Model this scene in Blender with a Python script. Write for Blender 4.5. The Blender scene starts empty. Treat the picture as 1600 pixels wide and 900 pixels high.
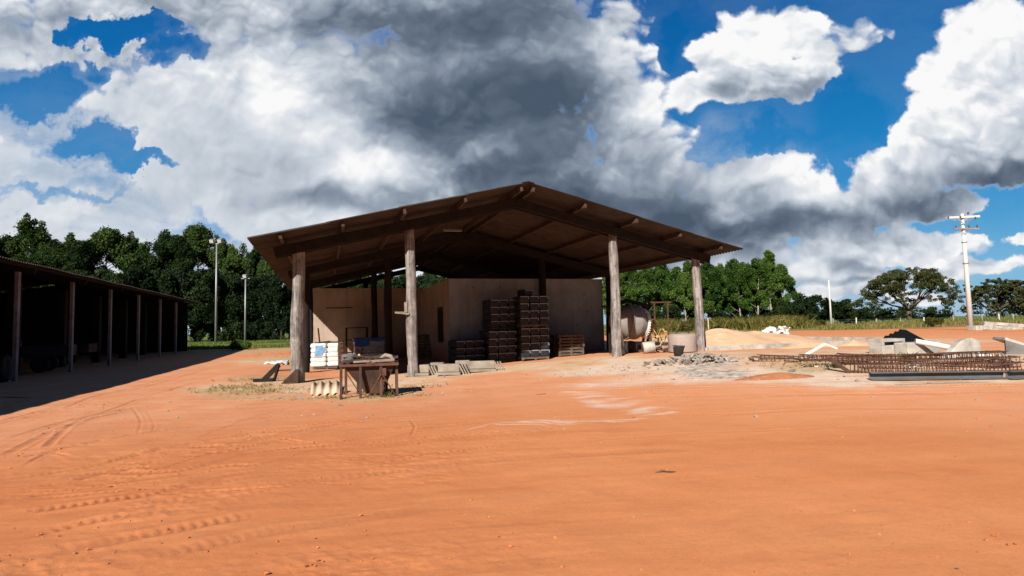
import bpy, bmesh, math, random
import numpy as np
from mathutils import Vector, Matrix, Euler
SC = bpy.context.scene
COL = SC.collection
R_ = math.radians

# ------------------------------------------------------------------ camera
FOC, CW, CH, CZ = 900.0, 1600.0, 900.0, 1.6
pitch, roll = math.atan(60/900.), math.atan(0.0242)
fw = Vector((0, math.cos(pitch), math.sin(pitch)))
r0 = Vector((1, 0, 0)); u0 = Vector((0, -math.sin(pitch), math.cos(pitch)))
CR = r0*math.cos(roll) - u0*math.sin(roll)
CU = u0*math.cos(roll) + r0*math.sin(roll)
CLOC = Vector((0, 0, CZ))
cam = bpy.data.cameras.new('camera'); camo = bpy.data.objects.new('camera', cam); COL.objects.link(camo)
cam.sensor_width = 36; cam.lens = 36*FOC/CW; cam.clip_start = 0.05; cam.clip_end = 4000
m = Matrix.Identity(4)
for i in range(3):
    m[i][0] = CR[i]; m[i][1] = CU[i]; m[i][2] = -fw[i]; m[i][3] = CLOC[i]
camo.matrix_world = m
SC.camera = camo
def ray(x, y): return CR*((x-CW/2)/FOC) + CU*((CH/2-y)/FOC) + fw

# ------------------------------------------------------------------ light and exposure
SUNDIR = Vector((0.5, 1.4, -1.0)).normalized()      # the way the light travels
sl = bpy.data.lights.new('sun', 'SUN'); sl.energy = 5.0; sl.angle = R_(0.53); sl.color = (1.0, 0.94, 0.85)
so = bpy.data.objects.new('sun', sl); COL.objects.link(so)
so.rotation_euler = SUNDIR.to_track_quat('-Z', 'Y').to_euler(); so.location = (-20, -30, 60)
SC.view_settings.view_transform = 'Standard'; SC.view_settings.look = 'None'
SC.view_settings.gamma = 1.0; SC.view_settings.exposure = 0.6
SC.view_settings.use_curve_mapping = False
SC.cycles.max_bounces = 6; SC.cycles.diffuse_bounces = 2; SC.cycles.glossy_bounces = 2
SC.cycles.transmission_bounces = 3; SC.cycles.use_denoising = True
SC.cycles.use_adaptive_sampling = True

# ------------------------------------------------------------------ sky with clouds (world shader, fixed directions)
W = bpy.data.worlds.new('World'); SC.world = W; W.use_nodes = True
W.cycles.sampling_method = 'MANUAL'; W.cycles.sample_map_resolution = 512
class NT:
    def __init__(s, tree): s.t = tree; s.n = tree.nodes; s.l = tree.links
    def new(s, kind, **kw):
        n = s.n.new(kind)
        for k, v in kw.items(): setattr(n, k, v)
        return n
    def put(s, sock, v):
        if v is None: return
        if isinstance(v, bpy.types.NodeSocket): s.l.new(v, sock)
        else: sock.default_value = v
    def math(s, op, a, b=None, c=None, clamp=False):
        n = s.new('ShaderNodeMath', operation=op, use_clamp=clamp)
        s.put(n.inputs[0], a); s.put(n.inputs[1], b); s.put(n.inputs[2], c); return n.outputs[0]
    def vmath(s, op, a, b=None, out=0, scale=None):
        n = s.new('ShaderNodeVectorMath', operation=op)
        s.put(n.inputs[0], a); s.put(n.inputs[1], b)
        if scale is not None: s.put(n.inputs['Scale'], scale)
        return n.outputs[out]
    def noise(s, vec, scale, detail=4, rough=.5, dist=0., out=0, dim='3D', lac=2.0):
        n = s.new('ShaderNodeTexNoise', noise_dimensions=dim)
        s.put(n.inputs['Vector'], vec); n.inputs['Scale'].default_value = scale; n.inputs['Detail'].default_value = detail
        n.inputs['Roughness'].default_value = rough; n.inputs['Distortion'].default_value = dist; n.inputs['Lacunarity'].default_value = lac
        return n.outputs[out]
    def vor(s, vec, scale, detail=0, rough=.5, feature='F1', out='Distance', dim='3D', smooth=.5):
        n = s.new('ShaderNodeTexVoronoi', voronoi_dimensions=dim, feature=feature)
        s.put(n.inputs['Vector'], vec); n.inputs['Scale'].default_value = scale
        n.inputs['Detail'].default_value = detail; n.inputs['Roughness'].default_value = rough
        if feature == 'SMOOTH_F1': n.inputs['Smoothness'].default_value = smooth
        return n.outputs[out]
    def rng(s, v, a, b, c=0., d=1., interp='LINEAR'):
        n = s.new('ShaderNodeMapRange', interpolation_type=interp); n.clamp = True
        s.put(n.inputs[0], v); s.put(n.inputs[1], a); s.put(n.inputs[2], b); s.put(n.inputs[3], c); s.put(n.inputs[4], d)
        return n.outputs[0]
    def mix(s, f, a, b, blend='MIX'):
        n = s.new('ShaderNodeMix', data_type='RGBA', blend_type=blend)
        s.put(n.inputs[0], f); s.put(n.inputs[6], a if isinstance(a, bpy.types.NodeSocket) else (*a[:3], 1))
        s.put(n.inputs[7], b if isinstance(b, bpy.types.NodeSocket) else (*b[:3], 1)); return n.outputs[2]
    def ramp(s, f, stops, interp='LINEAR'):
        n = s.new('ShaderNodeValToRGB'); cr = n.color_ramp; cr.interpolation = interp
        while len(cr.elements) < len(stops): cr.elements.new(.5)
        for e, (p, c) in zip(cr.elements, stops): e.position = p; e.color = (*c[:3], 1)
        s.put(n.inputs[0], f); return n.outputs[0]

def sky_ab(px, py):
    d = ray(px, py); return d.x/d.y, d.z/d.y
def blob_sum(N, vec, blobs, mode):
    acc = None
    for (cx, cy, rx, ry, w) in blobs:
        a, b = sky_ab(cx, cy)
        v = N.vmath('SUBTRACT', vec, (a, b, 0)); v = N.vmath('MULTIPLY', v, (900/rx, 900/ry, 0))
        ln = N.vmath('LENGTH', v, out=1)
        f = N.rng(ln, 1.55, 0.3, 0.0, w, 'SMOOTHSTEP')
        if acc is None: acc = f
        elif mode == 'MAX':
            n = N.new('ShaderNodeMath', operation='SMOOTH_MAX'); N.put(n.inputs[0], acc); N.put(n.inputs[1], f); n.inputs[2].default_value = .12; acc = n.outputs[0]
        else: acc = N.math('ADD', acc, f)
    return acc
POS = [(1070,150,60,40,.85),(1350,60,60,40,.72),(1300,125,60,24,.72),(1330,452,200,14,.8),(1120,395,170,60,.85),(850,330,420,160,1.0),(560,330,330,130,.95),(250,210,330,200,.6),(60,410,240,90,.75),(960,180,110,170,.95),(40,60,190,100,.7),(240,110,210,70,.5),(330,-20,330,90,1.0),(560,-40,500,150,1.0),(430,190,440,210,.85),(760,150,330,260,1.0),(120,50,260,110,.72),(120,320,420,120,.62),(300,420,500,120,.7),
       (960,90,110,150,.8),(900,330,330,150,.9),(1060,240,75,90,.75),(60,230,170,70,.55),
       (1190,55,80,60,.95),(1120,85,60,50,.75),(1260,50,60,50,.85),(1130,140,60,50,.7),(1230,130,110,45,.85),(1300,85,50,40,.7),(1390,48,70,24,.62),(1440,36,30,12,.5),(1335,110,50,18,.52),(1362,132,26,15,.55),(1410,90,20,8,.4),
       (1575,70,120,105,1.0),(1500,110,75,60,.95),(1540,200,110,60,.95),(1470,225,80,55,.9),(1570,265,150,45,.95),
       (1150,290,150,60,.95),(1250,285,60,45,.8),(1230,345,210,45,.95),(1390,300,75,50,.95),(1430,250,38,42,.9),(1460,320,90,28,.9),
       (1370,385,190,36,.95),(1280,425,190,26,.8),(1500,415,95,26,.9),(1590,372,45,14,.7),(1210,455,170,20,.6),(1450,450,180,14,.5)]
NEG = [(60,150,90,36,.3),(150,225,80,26,.3),(230,262,60,16,.3),(1080,30,60,40,.4),(1060,95,25,25,.3),(1390,180,60,50,.4),(165,35,75,25,.75),(205,48,55,20,.5),(95,55,34,20,.6),(262,78,42,16,.55),(40,150,75,30,.75),(85,165,45,24,.5),(140,228,75,22,.5),(190,240,60,30,.45),
       (135,105,26,18,.5),(225,268,60,14,.4),(80,295,110,9,.35),(360,345,80,30,.35),(1050,50,30,40,.5),(1180,215,90,22,.5),(1330,200,70,60,.5),(1560,330,70,24,.4)]
g = bpy.data.node_groups.new('cloud_puffs', 'ShaderNodeTree')
g.interface.new_socket('Vector', in_out='INPUT', socket_type='NodeSocketVector')
g.interface.new_socket('Density', in_out='OUTPUT', socket_type='NodeSocketFloat')
N = NT(g); gi = N.new('NodeGroupInput'); go = N.new('NodeGroupOutput')
vs = N.vmath('MULTIPLY', gi.outputs[0], (1., 1.25, 1.))
f1 = N.noise(vs, 3.4, 7, .50, .2, dim='2D')
bil = N.math('SUBTRACT', .5, N.vor(vs, 6.5, 3.0, .48, dim='2D'))
bil2 = N.math('SUBTRACT', .5, N.vor(vs, 26.0, 1.0, .5, dim='2D'))
den = N.math('MULTIPLY', N.math('SUBTRACT', f1, .5), 1.2)
den = N.math('ADD', den, N.math('MULTIPLY', bil, .42)); den = N.math('ADD', den, N.math('MULTIPLY', bil2, .09))
N.l.new(den, go.inputs[0])

DARK = [(720,110,210,90,.42),(790,190,200,70,.38),(1070,360,140,45,.30),(900,370,200,40,.25),(1180,385,90,30,.2),(640,190,120,70,.14),(700,10,380,50,.22),(930,265,210,70,.34),(1000,330,190,45,.32),(820,300,180,50,.2),(700,300,120,40,.12),(330,60,260,45,.16),(20,40,110,60,.16),(520,35,160,50,.14),
        (1300,362,190,26,.36),(1440,322,90,20,.28),(1580,294,130,18,.38),(1225,155,130,26,.30),(1130,335,110,40,.2),(1420,408,150,9,.22),(1330,432,150,6,.2),
        (600,318,130,22,.22),(470,328,110,18,.16),(1060,215,60,30,.14),(430,240,180,70,.06),(860,30,110,60,.12)]
LITE = [(450,110,45,60,.14),(440,200,60,50,.16),(520,240,50,40,.16),(580,280,60,30,.22),(1040,130,60,60,.15),(1080,200,40,30,.3),(1190,50,110,50,.2),(1540,60,120,70,.2),(1450,215,60,40,.2),(1350,290,60,20,.2),(1400,375,170,20,.3),(960,60,60,50,.12),(1090,220,40,30,.2),(1250,275,50,25,.25),(1490,415,80,20,.2)]
N = NT(W.node_tree); N.n.clear()
tc = N.new('ShaderNodeTexCoord').outputs['Generated']
sx = N.new('ShaderNodeSeparateXYZ'); N.l.new(tc, sx.inputs[0])
yy = N.math('MAXIMUM', sx.outputs[1], .22)
cb = N.new('ShaderNodeCombineXYZ'); N.l.new(N.math('DIVIDE', sx.outputs[0], yy), cb.inputs[0]); N.l.new(N.math('DIVIDE', sx.outputs[2], yy), cb.inputs[1])
P = cb.outputs[0]
def field(v):
    n = N.new('ShaderNodeGroup'); n.node_tree = g; N.l.new(v, n.inputs[0]); return n.outputs[0]
w1 = N.vmath('SUBTRACT', N.noise(P, 3.2, 3, .55, out=1, dim='2D'), (.5,.5,.5))
w2 = N.vmath('SUBTRACT', N.noise(P, 11., 4, .6, out=1, dim='2D'), (.5,.5,.5))
PW = N.vmath('ADD', N.vmath('ADD', P, N.vmath('SCALE', w1, scale=.09)), N.vmath('SCALE', w2, scale=.045))
PN = N.vmath('ADD', PW, N.vmath('SCALE', N.vmath('SUBTRACT', N.noise(P, 7., 5, .62, out=1, dim='2D'), (.5,.5,.5)), scale=.16))
hol = blob_sum(N, PN, NEG, 'ADD')
lay = N.math('SUBTRACT', blob_sum(N, PW, POS, 'MAX'), hol)
n0 = field(PW)
n1 = field(N.vmath('ADD', PW, (-.012, .040, 0)))
n2 = field(N.vmath('ADD', PW, (-.004, .012, 0)))
h0 = N.math('ADD', lay, n0)
n3 = field(N.vmath('ADD', PW, (-.035, .095, 0)))
rel = N.math('ADD', N.math('MULTIPLY', N.math('SUBTRACT', n0, n1), .42), N.math('MULTIPLY', N.math('SUBTRACT', n0, n2), .42))
rel = N.math('ADD', rel, N.math('MULTIPLY', N.math('SUBTRACT', n0, n3), .42))
mask = N.rng(h0, .27, .50, 0, 1, 'SMOOTHSTEP')
veil = N.math('MULTIPLY', blob_sum(N, N.vmath('ADD', P, N.vmath('SCALE', w1, scale=.25)), [(260,270,420,170,1.0),(120,330,330,140,1.0),(350,380,330,90,.9),(560,200,300,150,.6),(40,240,150,50,.95),(1050,350,200,120,.7),(1280,440,260,40,.55)], 'MAX'), N.rng(N.noise(N.vmath('MULTIPLY', PW, (.8, 1.8, 1.)), 6., 6, .6, dim='2D'), .15, .5))
veil = N.math('MULTIPLY', veil, N.rng(hol, .08, .5, 1., .12))
mask0 = mask
mask = N.math('MAXIMUM', mask, veil)
wl = N.vmath('ADD', P, N.vmath('SCALE', w1, scale=.16))
dk = blob_sum(N, wl, DARK, 'ADD'); lt = blob_sum(N, wl, LITE, 'ADD')
soft = N.math('MULTIPLY', N.math('SUBTRACT', N.noise(P, 6., 6, .6, dim='2D'), .5), .35)
calm = blob_sum(N, wl, [(170,300,420,190,.7),(60,420,300,120,.5),(740,130,230,130,.35),(950,300,220,70,.3)], 'MAX')
soft = N.math('ADD', soft, N.rng(h0, .35, .85, .16, -.02))
relw = N.math('MULTIPLY', N.math('ADD', rel, soft), N.math('SUBTRACT', 1.0, calm))
sh = N.math('ADD', N.math('SUBTRACT', N.math('ADD', .74, lt), dk), relw)
sh = N.math('ADD', sh, 0, clamp=True)
ccol = N.ramp(sh, [(0., (.07,.10,.15)), (.25, (.135,.175,.235)), (.5, (.31,.365,.44)), (.75, (.60,.65,.72)), (1., (.95,.95,.95))])
ccol = N.vmath('SCALE', ccol, scale=6.6)
sky = N.new('ShaderNodeTexSky', sky_type='NISHITA'); sky.sun_disc = False
sky.sun_elevation = R_(33.9); sky.sun_rotation = math.atan2(-SUNDIR.x, -SUNDIR.y); sky.air_density = 1.0; sky.dust_density = .3; sky.ozone_density = 2.5
hs = N.new('ShaderNodeHueSaturation'); hs.inputs['Saturation'].default_value = 1.45; hs.inputs['Value'].default_value = .8; N.l.new(sky.outputs[0], hs.inputs['Color'])
front = N.rng(sx.outputs[1], .05, .35)
elev = N.rng(sx.outputs[2], -.02, .55, 0, 1)
skyc = N.ramp(elev, [(0., (.42,.62,.84)), (.12, (.15,.48,.80)), (.35, (.012,.29,.67)), (.7, (.002,.165,.49)), (1., (.001,.095,.36))])
skyc = N.mix(N.rng(sx.outputs[2], -.02, .55, .88, .97), hs.outputs[0], N.vmath('SCALE', skyc, scale=5.6))
veilc = N.vmath('SCALE', N.ramp(N.noise(N.vmath('MULTIPLY', PW, (1., 2.6, 1.)), 5., 6, .6, dim='2D'), [(.3, (.40,.49,.60)), (.7, (.68,.73,.80))]), scale=6.6)
ccol = N.mix(mask0, veilc, ccol)
bk = N.new('ShaderNodeVectorMath', operation='SCALE'); N.l.new(skyc, bk.inputs[0]); N.l.new(N.rng(sx.outputs[1], -.05, .45, .30, 1.), bk.inputs['Scale']); skyc = bk.outputs[0]
final = N.mix(N.math('MULTIPLY', mask, front), skyc, ccol)
bg = N.new('ShaderNodeBackground'); bg.inputs[1].default_value = .1; N.l.new(final, bg.inputs[0])
ow = N.new('ShaderNodeOutputWorld'); N.l.new(bg.outputs[0], ow.inputs[0])

# ------------------------------------------------------------------ ground shape
def ss(x, a, b):
    t = np.clip((x-a)/(b-a), 0, 1); return t*t*(3-2*t)
UD = Vector((-0.3105, 0.9506, 0)).normalized(); VD = Vector((UD.y, -UD.x, 0))
OB = Vector((-6.88, 18.45, 0))                       # foot of the front left post of the open shed
def uv_of(x, y):
    dx, dy = x-OB.x, y-OB.y
    return dx*UD.x+dy*UD.y, dx*VD.x+dy*VD.y
def gh(x, y):
    u, v = uv_of(x, y)
    near = 0.45*ss(v, 2, 15)*ss(y, 7, 19)
    near = near - 0.25*ss(u, .4, 5)*(1-ss(u, 24, 32))*ss(v, -2.5, 1)*(1-ss(v, 14, 17))
    t = ss(y, 30, 75)
    return near*(1-t)+0.40*t
def ghf(x, y): return float(gh(np.float64(x), np.float64(y)))
def P(px, py, dz=0.0):
    """the point of the ground seen there"""
    d = ray(px, py); lo, hi = 1.5, 400.
    f = lambda t: CLOC.z+d.z*t-ghf(d.x*t, d.y*t)-dz
    if f(hi) > 0: return Vector((d.x*hi, d.y*hi, ghf(d.x*hi, d.y*hi)))
    for _ in range(50):
        mdl = (lo+hi)/2
        if f(mdl) > 0: lo = mdl
        else: hi = mdl
    return CLOC+d*hi
def PY(px, py, Y):
    d = ray(px, py); return CLOC+d*(Y/d.y)
def B(u, v, z=0.): return OB+UD*u+VD*v+Vector((0, 0, z))
YAW = math.atan2(VD.y, VD.x)                         # turn that makes local x run along the shed front
def onground(x, y, dz=0): return Vector((x, y, ghf(x, y)+dz))

# numpy value noise
_rs = np.random.RandomState(7); _perm = _rs.rand(256, 256)
def vnoise(x, y):
    xi = np.floor(x).astype(int); yi = np.floor(y).astype(int); fx = x-xi; fy = y-yi
    fx = fx*fx*(3-2*fx); fy = fy*fy*(3-2*fy)
    a = _perm[xi % 256, yi % 256]; b = _perm[(xi+1) % 256, yi % 256]; c = _perm[xi % 256, (yi+1) % 256]; d = _perm[(xi+1) % 256, (yi+1) % 256]
    return (a*(1-fx)+b*fx)*(1-fy)+(c*(1-fx)+d*fx)*fy
def fbm(x, y, o=4):
    s = 0; a = .5
    for k in range(o): s = s+a*(vnoise(x*2**k+17*k, y*2**k-9*k)-.5); a *= .5
    return s*2

# ------------------------------------------------------------------ materials
MATS = {}
def mat(name, col, rough=.85, var=.25, scale=3., stretch=(1, 1, 1), bump=.0, bscale=30., metal=0., dirt=None, dirt_amt=.5, dirt_scale=1.2, objrand=0., spec=.3, splash=False):
    if name in MATS: return MATS[name]
    M = bpy.data.materials.new(name); M.use_nodes = True; N = NT(M.node_tree); N.n.clear()
    tc = N.new('ShaderNodeTexCoord').outputs['Object']
    v = N.vmath('MULTIPLY', tc, stretch)
    oi = N.new('ShaderNodeObjectInfo')
    v = N.vmath('ADD', v, N.vmath('SCALE', (7.3, 3.1, 5.7), scale=oi.outputs['Random']))
    n1 = N.noise(v, scale, 6, .62)
    lo = tuple(c*(1-var*1.3) for c in col); hi = tuple(min(c*(1+var), 1) for c in col)
    c = N.ramp(n1, [(.28, lo), (.5, col), (.72, hi)])
    if dirt is not None:
        dn = N.rng(N.noise(tc, dirt_scale, 5, .65), .45, .68, 0, dirt_amt)
        c = N.mix(dn, c, dirt)
    if splash:
        sx_ = N.new('ShaderNodeSeparateXYZ'); N.l.new(tc, sx_.inputs[0])
        hgt = N.math('ADD', sx_.outputs[2], N.math('MULTIPLY', N.noise(tc, 2.2, 5, .65), -1.3))
        c = N.mix(N.rng(hgt, .35, -.55, 0, .75), c, (.36,.16,.08))
        run = N.noise(N.vmath('MULTIPLY', tc, (3.5, 3.5, .22)), 1.0, 5, .7)
        c = N.mix(N.rng(run, .52, .74, 0, .55), c, tuple(x*.5 for x in col))
        pat = N.rng(N.noise(tc, .55, 5, .6), .56, .6, 0, .35); c = N.mix(pat, c, tuple(x*.72 for x in col))
    if objrand: c = N.mix(N.math('MULTIPLY', oi.outputs['Random'], objrand), c, tuple(x*.35 for x in col))
    bs = N.new('ShaderNodeBsdfPrincipled'); N.l.new(c, bs.inputs['Base Color'])
    bs.inputs['Roughness'].default_value = rough; bs.inputs['Metallic'].default_value = metal
    bs.inputs['Specular IOR Level'].default_value = spec
    if bump:
        bn = N.new('ShaderNodeBump'); bn.inputs['Strength'].default_value = bump; bn.inputs['Distance'].default_value = .02
        N.l.new(N.noise(v, bscale, 5, .6), bn.inputs['Height']); N.l.new(bn.outputs[0], bs.inputs['Normal'])
    o = N.new('ShaderNodeOutputMaterial'); N.l.new(bs.outputs[0], o.inputs[0])
    MATS[name] = M; return M

# ------------------------------------------------------------------ mesh builder
class MB:
    def __init__(s): s.v = []; s.f = []; s.sm = []
    def add(s, vs, fs, smooth=False):
        o = len(s.v); s.v += [tuple(v) for v in vs]; s.f += [tuple(i+o for i in f) for f in fs]; s.sm += [smooth]*len(fs); return s
    def box(s, c, size, rot=None):
        hx, hy, hz = size[0]/2, size[1]/2, size[2]/2
        vs = [Vector((x*hx, y*hy, z*hz)) for z in (-1, 1) for y in (-1, 1) for x in (-1, 1)]
        if rot is not None: vs = [rot @ q for q in vs]
        c = Vector(c); vs = [q+c for q in vs]
        return s.add(vs, [(0,2,3,1),(4,5,7,6),(0,1,5,4),(1,3,7,5),(3,2,6,7),(2,0,4,6)])
    def bar(s, a, b, w, h, up=(0, 0, 1)):
        a = Vector(a); b = Vector(b); d = b-a; L = d.length; d.normalize()
        up = Vector(up)
        if abs(d.dot(up)) > .98: up = Vector((1, 0, 0))
        x = d.cross(up).normalized(); z = x.cross(d)
        R = Matrix((x, d, z)).transposed()
        return s.box((a+b)/2, (w, L, h), R)
    def tube(s, pts, r, n=8, cap=True, smooth=True):
        pts = [Vector(p) for p in pts]; rr = r if isinstance(r, (list, tuple)) else [r]*len(pts)
        vs = []; x = None
        for i, p in enumerate(pts):
            d = (pts[min(i+1, len(pts)-1)]-pts[max(i-1, 0)]).normalized()
            if x is None:
                x = d.orthogonal().normalized()
            else:
                x = (x-d*x.dot(d)).normalized()
            y = d.cross(x)
            vs += [p+(x*math.cos(2*math.pi*k/n)+y*math.sin(2*math.pi*k/n))*rr[i] for k in range(n)]
        fs = [(i*n+k, i*n+(k+1) % n, (i+1)*n+(k+1) % n, (i+1)*n+k) for i in range(len(pts)-1) for k in range(n)]
        s.add(vs, fs, smooth)
        if cap:
            o = len(s.v)-len(vs); s.f += [tuple(o+k for k in range(n))[::-1], tuple(o+(len(pts)-1)*n+k for k in range(n))]; s.sm += [False, False]
        return s
    def lathe(s, prof, c=(0, 0, 0), axis=(0, 0, 1), n=24, smooth=True, caps=True):
        a = Vector(axis).normalized(); x = a.orthogonal().normalized(); y = a.cross(x); c = Vector(c); vs = []
        for (r, h) in prof:
            vs += [c+a*h+(x*math.cos(2*math.pi*k/n)+y*math.sin(2*math.pi*k/n))*r for k in range(n)]
        fs = [(i*n+k, i*n+(k+1) % n, (i+1)*n+(k+1) % n, (i+1)*n+k) for i in range(len(prof)-1) for k in range(n)]
        s.add(vs, fs, smooth)
        if caps:
            o = len(s.v)-len(vs); s.f += [tuple(o+k for k in range(n))[::-1], tuple(o+(len(prof)-1)*n+k for k in range(n))]; s.sm += [False, False]
        return s
    def prism(s, outline, a, b):
        """outline: list of points (Vector) ; a->b extrusion vector"""
        d = Vector(b)-Vector(a); n = len(outline); A = [Vector(p)+Vector(a) for p in outline]
        return s.add(A+[p+d for p in A], [tuple(range(n))[::-1], tuple(range(n, 2*n))]+[(i, (i+1) % n, n+(i+1) % n, n+i) for i in range(n)])
    def build(s, name, m, parent=None, loc=None, rz=0., bevel=0., origin=None):
        me = bpy.data.meshes.new(name)
        vs = s.v
        if origin is not None:
            o = Vector(origin); vs = [tuple(Vector(q)-o) for q in vs]; loc = o
        me.from_pydata(vs, [], s.f); me.polygons.foreach_set('use_smooth', s.sm); me.update()
        bm = bmesh.new(); bm.from_mesh(me); bmesh.ops.recalc_face_normals(bm, faces=bm.faces[:]); bm.to_mesh(me); bm.free()
        me.materials.append(m)
        ob = bpy.data.objects.new(name, me); COL.objects.link(ob)
        if parent is not None: ob.parent = parent
        if loc is not None: ob.location = loc
        ob.rotation_euler.z = rz
        if bevel:
            b = ob.modifiers.new('bevel', 'BEVEL'); b.width = bevel; b.segments = 2; b.limit_method = 'ANGLE'
        return ob
def tag(o, label=None, cat=None, group=None, kind=None):
    if label: o['label'] = label
    if cat: o['category'] = cat
    if group: o['group'] = group
    if kind: o['kind'] = kind
    return o
def empty(name, loc, rz=0., label=None, cat=None, group=None):
    o = bpy.data.objects.new(name, None); COL.objects.link(o); o.location = loc; o.rotation_euler.z = rz; o.empty_display_size = .2
    return tag(o, label, cat, group)
CHILD = {}
def copy_tree(o, label=None, loc=None, rz=None, parent=None):
    c = o.copy(); COL.objects.link(c)
    if parent is not None: c.parent = parent
    if label: c['label'] = label
    if loc is not None: c.location = loc
    if rz is not None: c.rotation_euler.z = rz
    for ch in [q for q in list(COL.objects) if q.parent == o]: copy_tree(ch, parent=c)
    return c
def np_mesh(name, V, F, m, smooth=False):
    me = bpy.data.meshes.new(name); n = F.shape[1]
    me.vertices.add(len(V)); me.vertices.foreach_set('co', V.astype(np.float32).ravel())
    me.loops.add(F.size); me.loops.foreach_set('vertex_index', F.astype(np.int32).ravel())
    me.polygons.add(len(F)); me.polygons.foreach_set('loop_start', np.arange(0, F.size, n, dtype=np.int32))
    me.polygons.foreach_set('loop_total', np.full(len(F), n, dtype=np.int32))
    me.polygons.foreach_set('use_smooth', np.full(len(F), smooth))
    me.materials.append(m); me.update(calc_edges=True); return me

# ------------------------------------------------------------------ ground
def build_ground():
    az = np.concatenate([np.linspace(-50, 50, 820), np.linspace(50, 310, 80)[1:-1]])*math.pi/180
    rad = np.concatenate([np.linspace(.3, 2.6, 14)[:-1], np.geomspace(2.6, 60, 760)[:-1], np.geomspace(60, 1800, 60)])
    na, nr = len(az), len(rad)
    A, R = np.meshgrid(az, rad); X = R*np.sin(A); Y = R*np.cos(A)
    H = gh(X, Y)
    near = 1-ss(R, 30, 70)
    H = H+near*(.034*fbm(X/3.1, Y/3.1, 4)+.011*fbm(X/.6+5, Y/.6, 3))
    H = H+.5*ss(R, 120, 400)*fbm(X/90, Y/90, 3)
    # zones ------------------------------------------------------
    wx = X+.9*fbm(X/1.7, Y/1.7, 4); wy = Y+.9*fbm(X/1.7+40, Y/1.7, 4)
    def spot(px, py, rx, ry, rot=0.):
        c = P(px, py); dx, dy = wx-c.x, wy-c.y
        k, s_ = math.cos(rot), math.sin(rot); a = dx*k+dy*s_; b = -dx*s_+dy*k
        return np.clip(1.6-1.2*np.sqrt((a/rx)**2+(b/ry)**2), 0, 1)
    sand = np.zeros_like(X)
    for sp in [(430,600,2.6,2.2),(520,602,2.6,2.0),(600,600,2.2,2.2),(700,582,3,1.8),(820,572,3,2.2),(900,566,3,2.6),(980,570,2.6,2.6),(1050,570,2.6,3.2),(1130,575,3,2.6),
               (1220,575,3.2,2.8),(1310,580,3,2.2),(1400,592,2.6,.9),(1500,596,3,.8),(1200,555,4,3),(1320,552,4,3),(1450,560,5,3),(1150,535,6,5),(1300,535,7,5),(470,565,4,4),(600,565,4,4)]:
        sand = np.maximum(sand, spot(*sp))
    white = np.zeros_like(X)
    for sp in [(893,612,.5,.16),(915,616,.45,.2),(935,622,.5,.24),(952,629,.45,.28),(968,635,.5,.22),(988,641,.6,.16),(1008,645,.5,.1),(945,652,.6,.07),(915,656,.6,.06),(885,659,.6,.06),(855,661,.6,.05),(825,664,.6,.05),(795,667,.5,.04),(940,600,.8,.3),(1080,592,3.0,1.0),(1300,592,2.2,.8),(1000,572,2.6,1.8),(1180,582,2.4,.9),(1050,562,2.,1.6),(1330,600,1.2,.3)]:
        white = np.maximum(white, spot(*sp))
    ash = np.zeros_like(X)
    for sp in [(1105,585,.9,.6),(1145,590,.8,.35),(1075,580,.7,.5),(1090,572,.9,.5)]: ash = np.maximum(ash, spot(*sp))
    straw = np.zeros_like(X)
    for sp in [(380,608,1.3,1.2),(415,590,1.0,1.2),(400,620,1.2,.5),(560,622,2.2,.35),(620,615,1.2,.4),(1260,575,1.2,1.0),(440,560,2.5,3),(400,548,4,5)]: straw = np.maximum(straw, spot(*sp))
    u, v = uv_of(X, Y)
    # grass belongs beyond the yard; an orange road crosses it on the right
    gy = Y+5*fbm(X/6, Y/6, 3)
    grassR = ss(gy, 57, 62)*ss(X, 4, 12)
    grassL = ss(Y+5*fbm(X/5, Y/5, 3), 50, 58)*(1-ss(X, -4, 6))
    grassM = ss(gy, 60, 66)
    grass = np.maximum(np.maximum(grassR, grassL), grassM)
    field = ss(Y, 92, 98)
    # tyre tracks ------------------------------------------------
    tracks = [([(0,806),(110,791),(250,771),(340,746),(430,734)],.30,1.0),([(20,845),(120,820),(200,808),(280,799)],.30,.9),([(0,716),(90,672),(160,651),(215,640)],.24,.8),
              ([(70,702),(112,664),(145,649)],.2,.9),([(0,748),(150,726),(300,691),(450,668),(560,655)],.28,.8),([(140,738),(280,736),(400,706),(540,692)],.28,.8),
              ([(204,635),(219,655),(215,682)],.09,.5),([(228,640),(240,660),(238,676)],.09,.4),([(300,735),(360,728),(420,722),(560,684),(700,664)],.24,.7),([(40,776),(100,777),(240,762)],.22,.8),
              ([(638,653),(648,667),(640,684)],.1,.5),([(610,665),(628,668),(602,684)],.1,.4),([(590,690),(660,672),(760,660)],.26,.6),([(0,690),(120,655),(260,632),(420,628)],.26,.6),
              ([(300,710),(520,664),(700,650)],.22,.6),([(100,640),(150,620),(230,603),(330,575)],.26,.6),([(150,650),(240,618),(340,585)],.26,.5),([(0,660),(80,640),(160,628)],.3,.7),
              ([(850,612),(1100,606),(1400,606),(1600,603)],.3,.6),([(900,622),(1200,618),(1600,614)],.3,.5),([(1340,606),(1460,603),(1600,600)],.22,1.2),([(1100,650),(1300,640),(1600,640)],.4,.4),
              ([(560,740),(800,715),(1100,700)],.5,.35),([(0,880),(200,840),(420,800)],.35,.6),([(0,770),(180,760),(330,742)],.12,.8),([(60,690),(260,668),(440,648)],.12,.7),([(0,650),(120,636),(300,606)],.12,.7),([(250,700),(420,690),(533,672)],.12,.7),([(430,720),(600,690),(820,672)],.12,.6),([(150,800),(330,780),(500,752)],.12,.7),([(900,690),(1100,676),(1350,668)],.2,.4),([(200,880),(420,830),(700,790)],.4,.4)]
    dark = np.zeros_like(X)
    tracks = [(p_, w_*.68, a_) for p_, w_, a_ in tracks]
    trs = np.random.RandomState(4)
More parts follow.
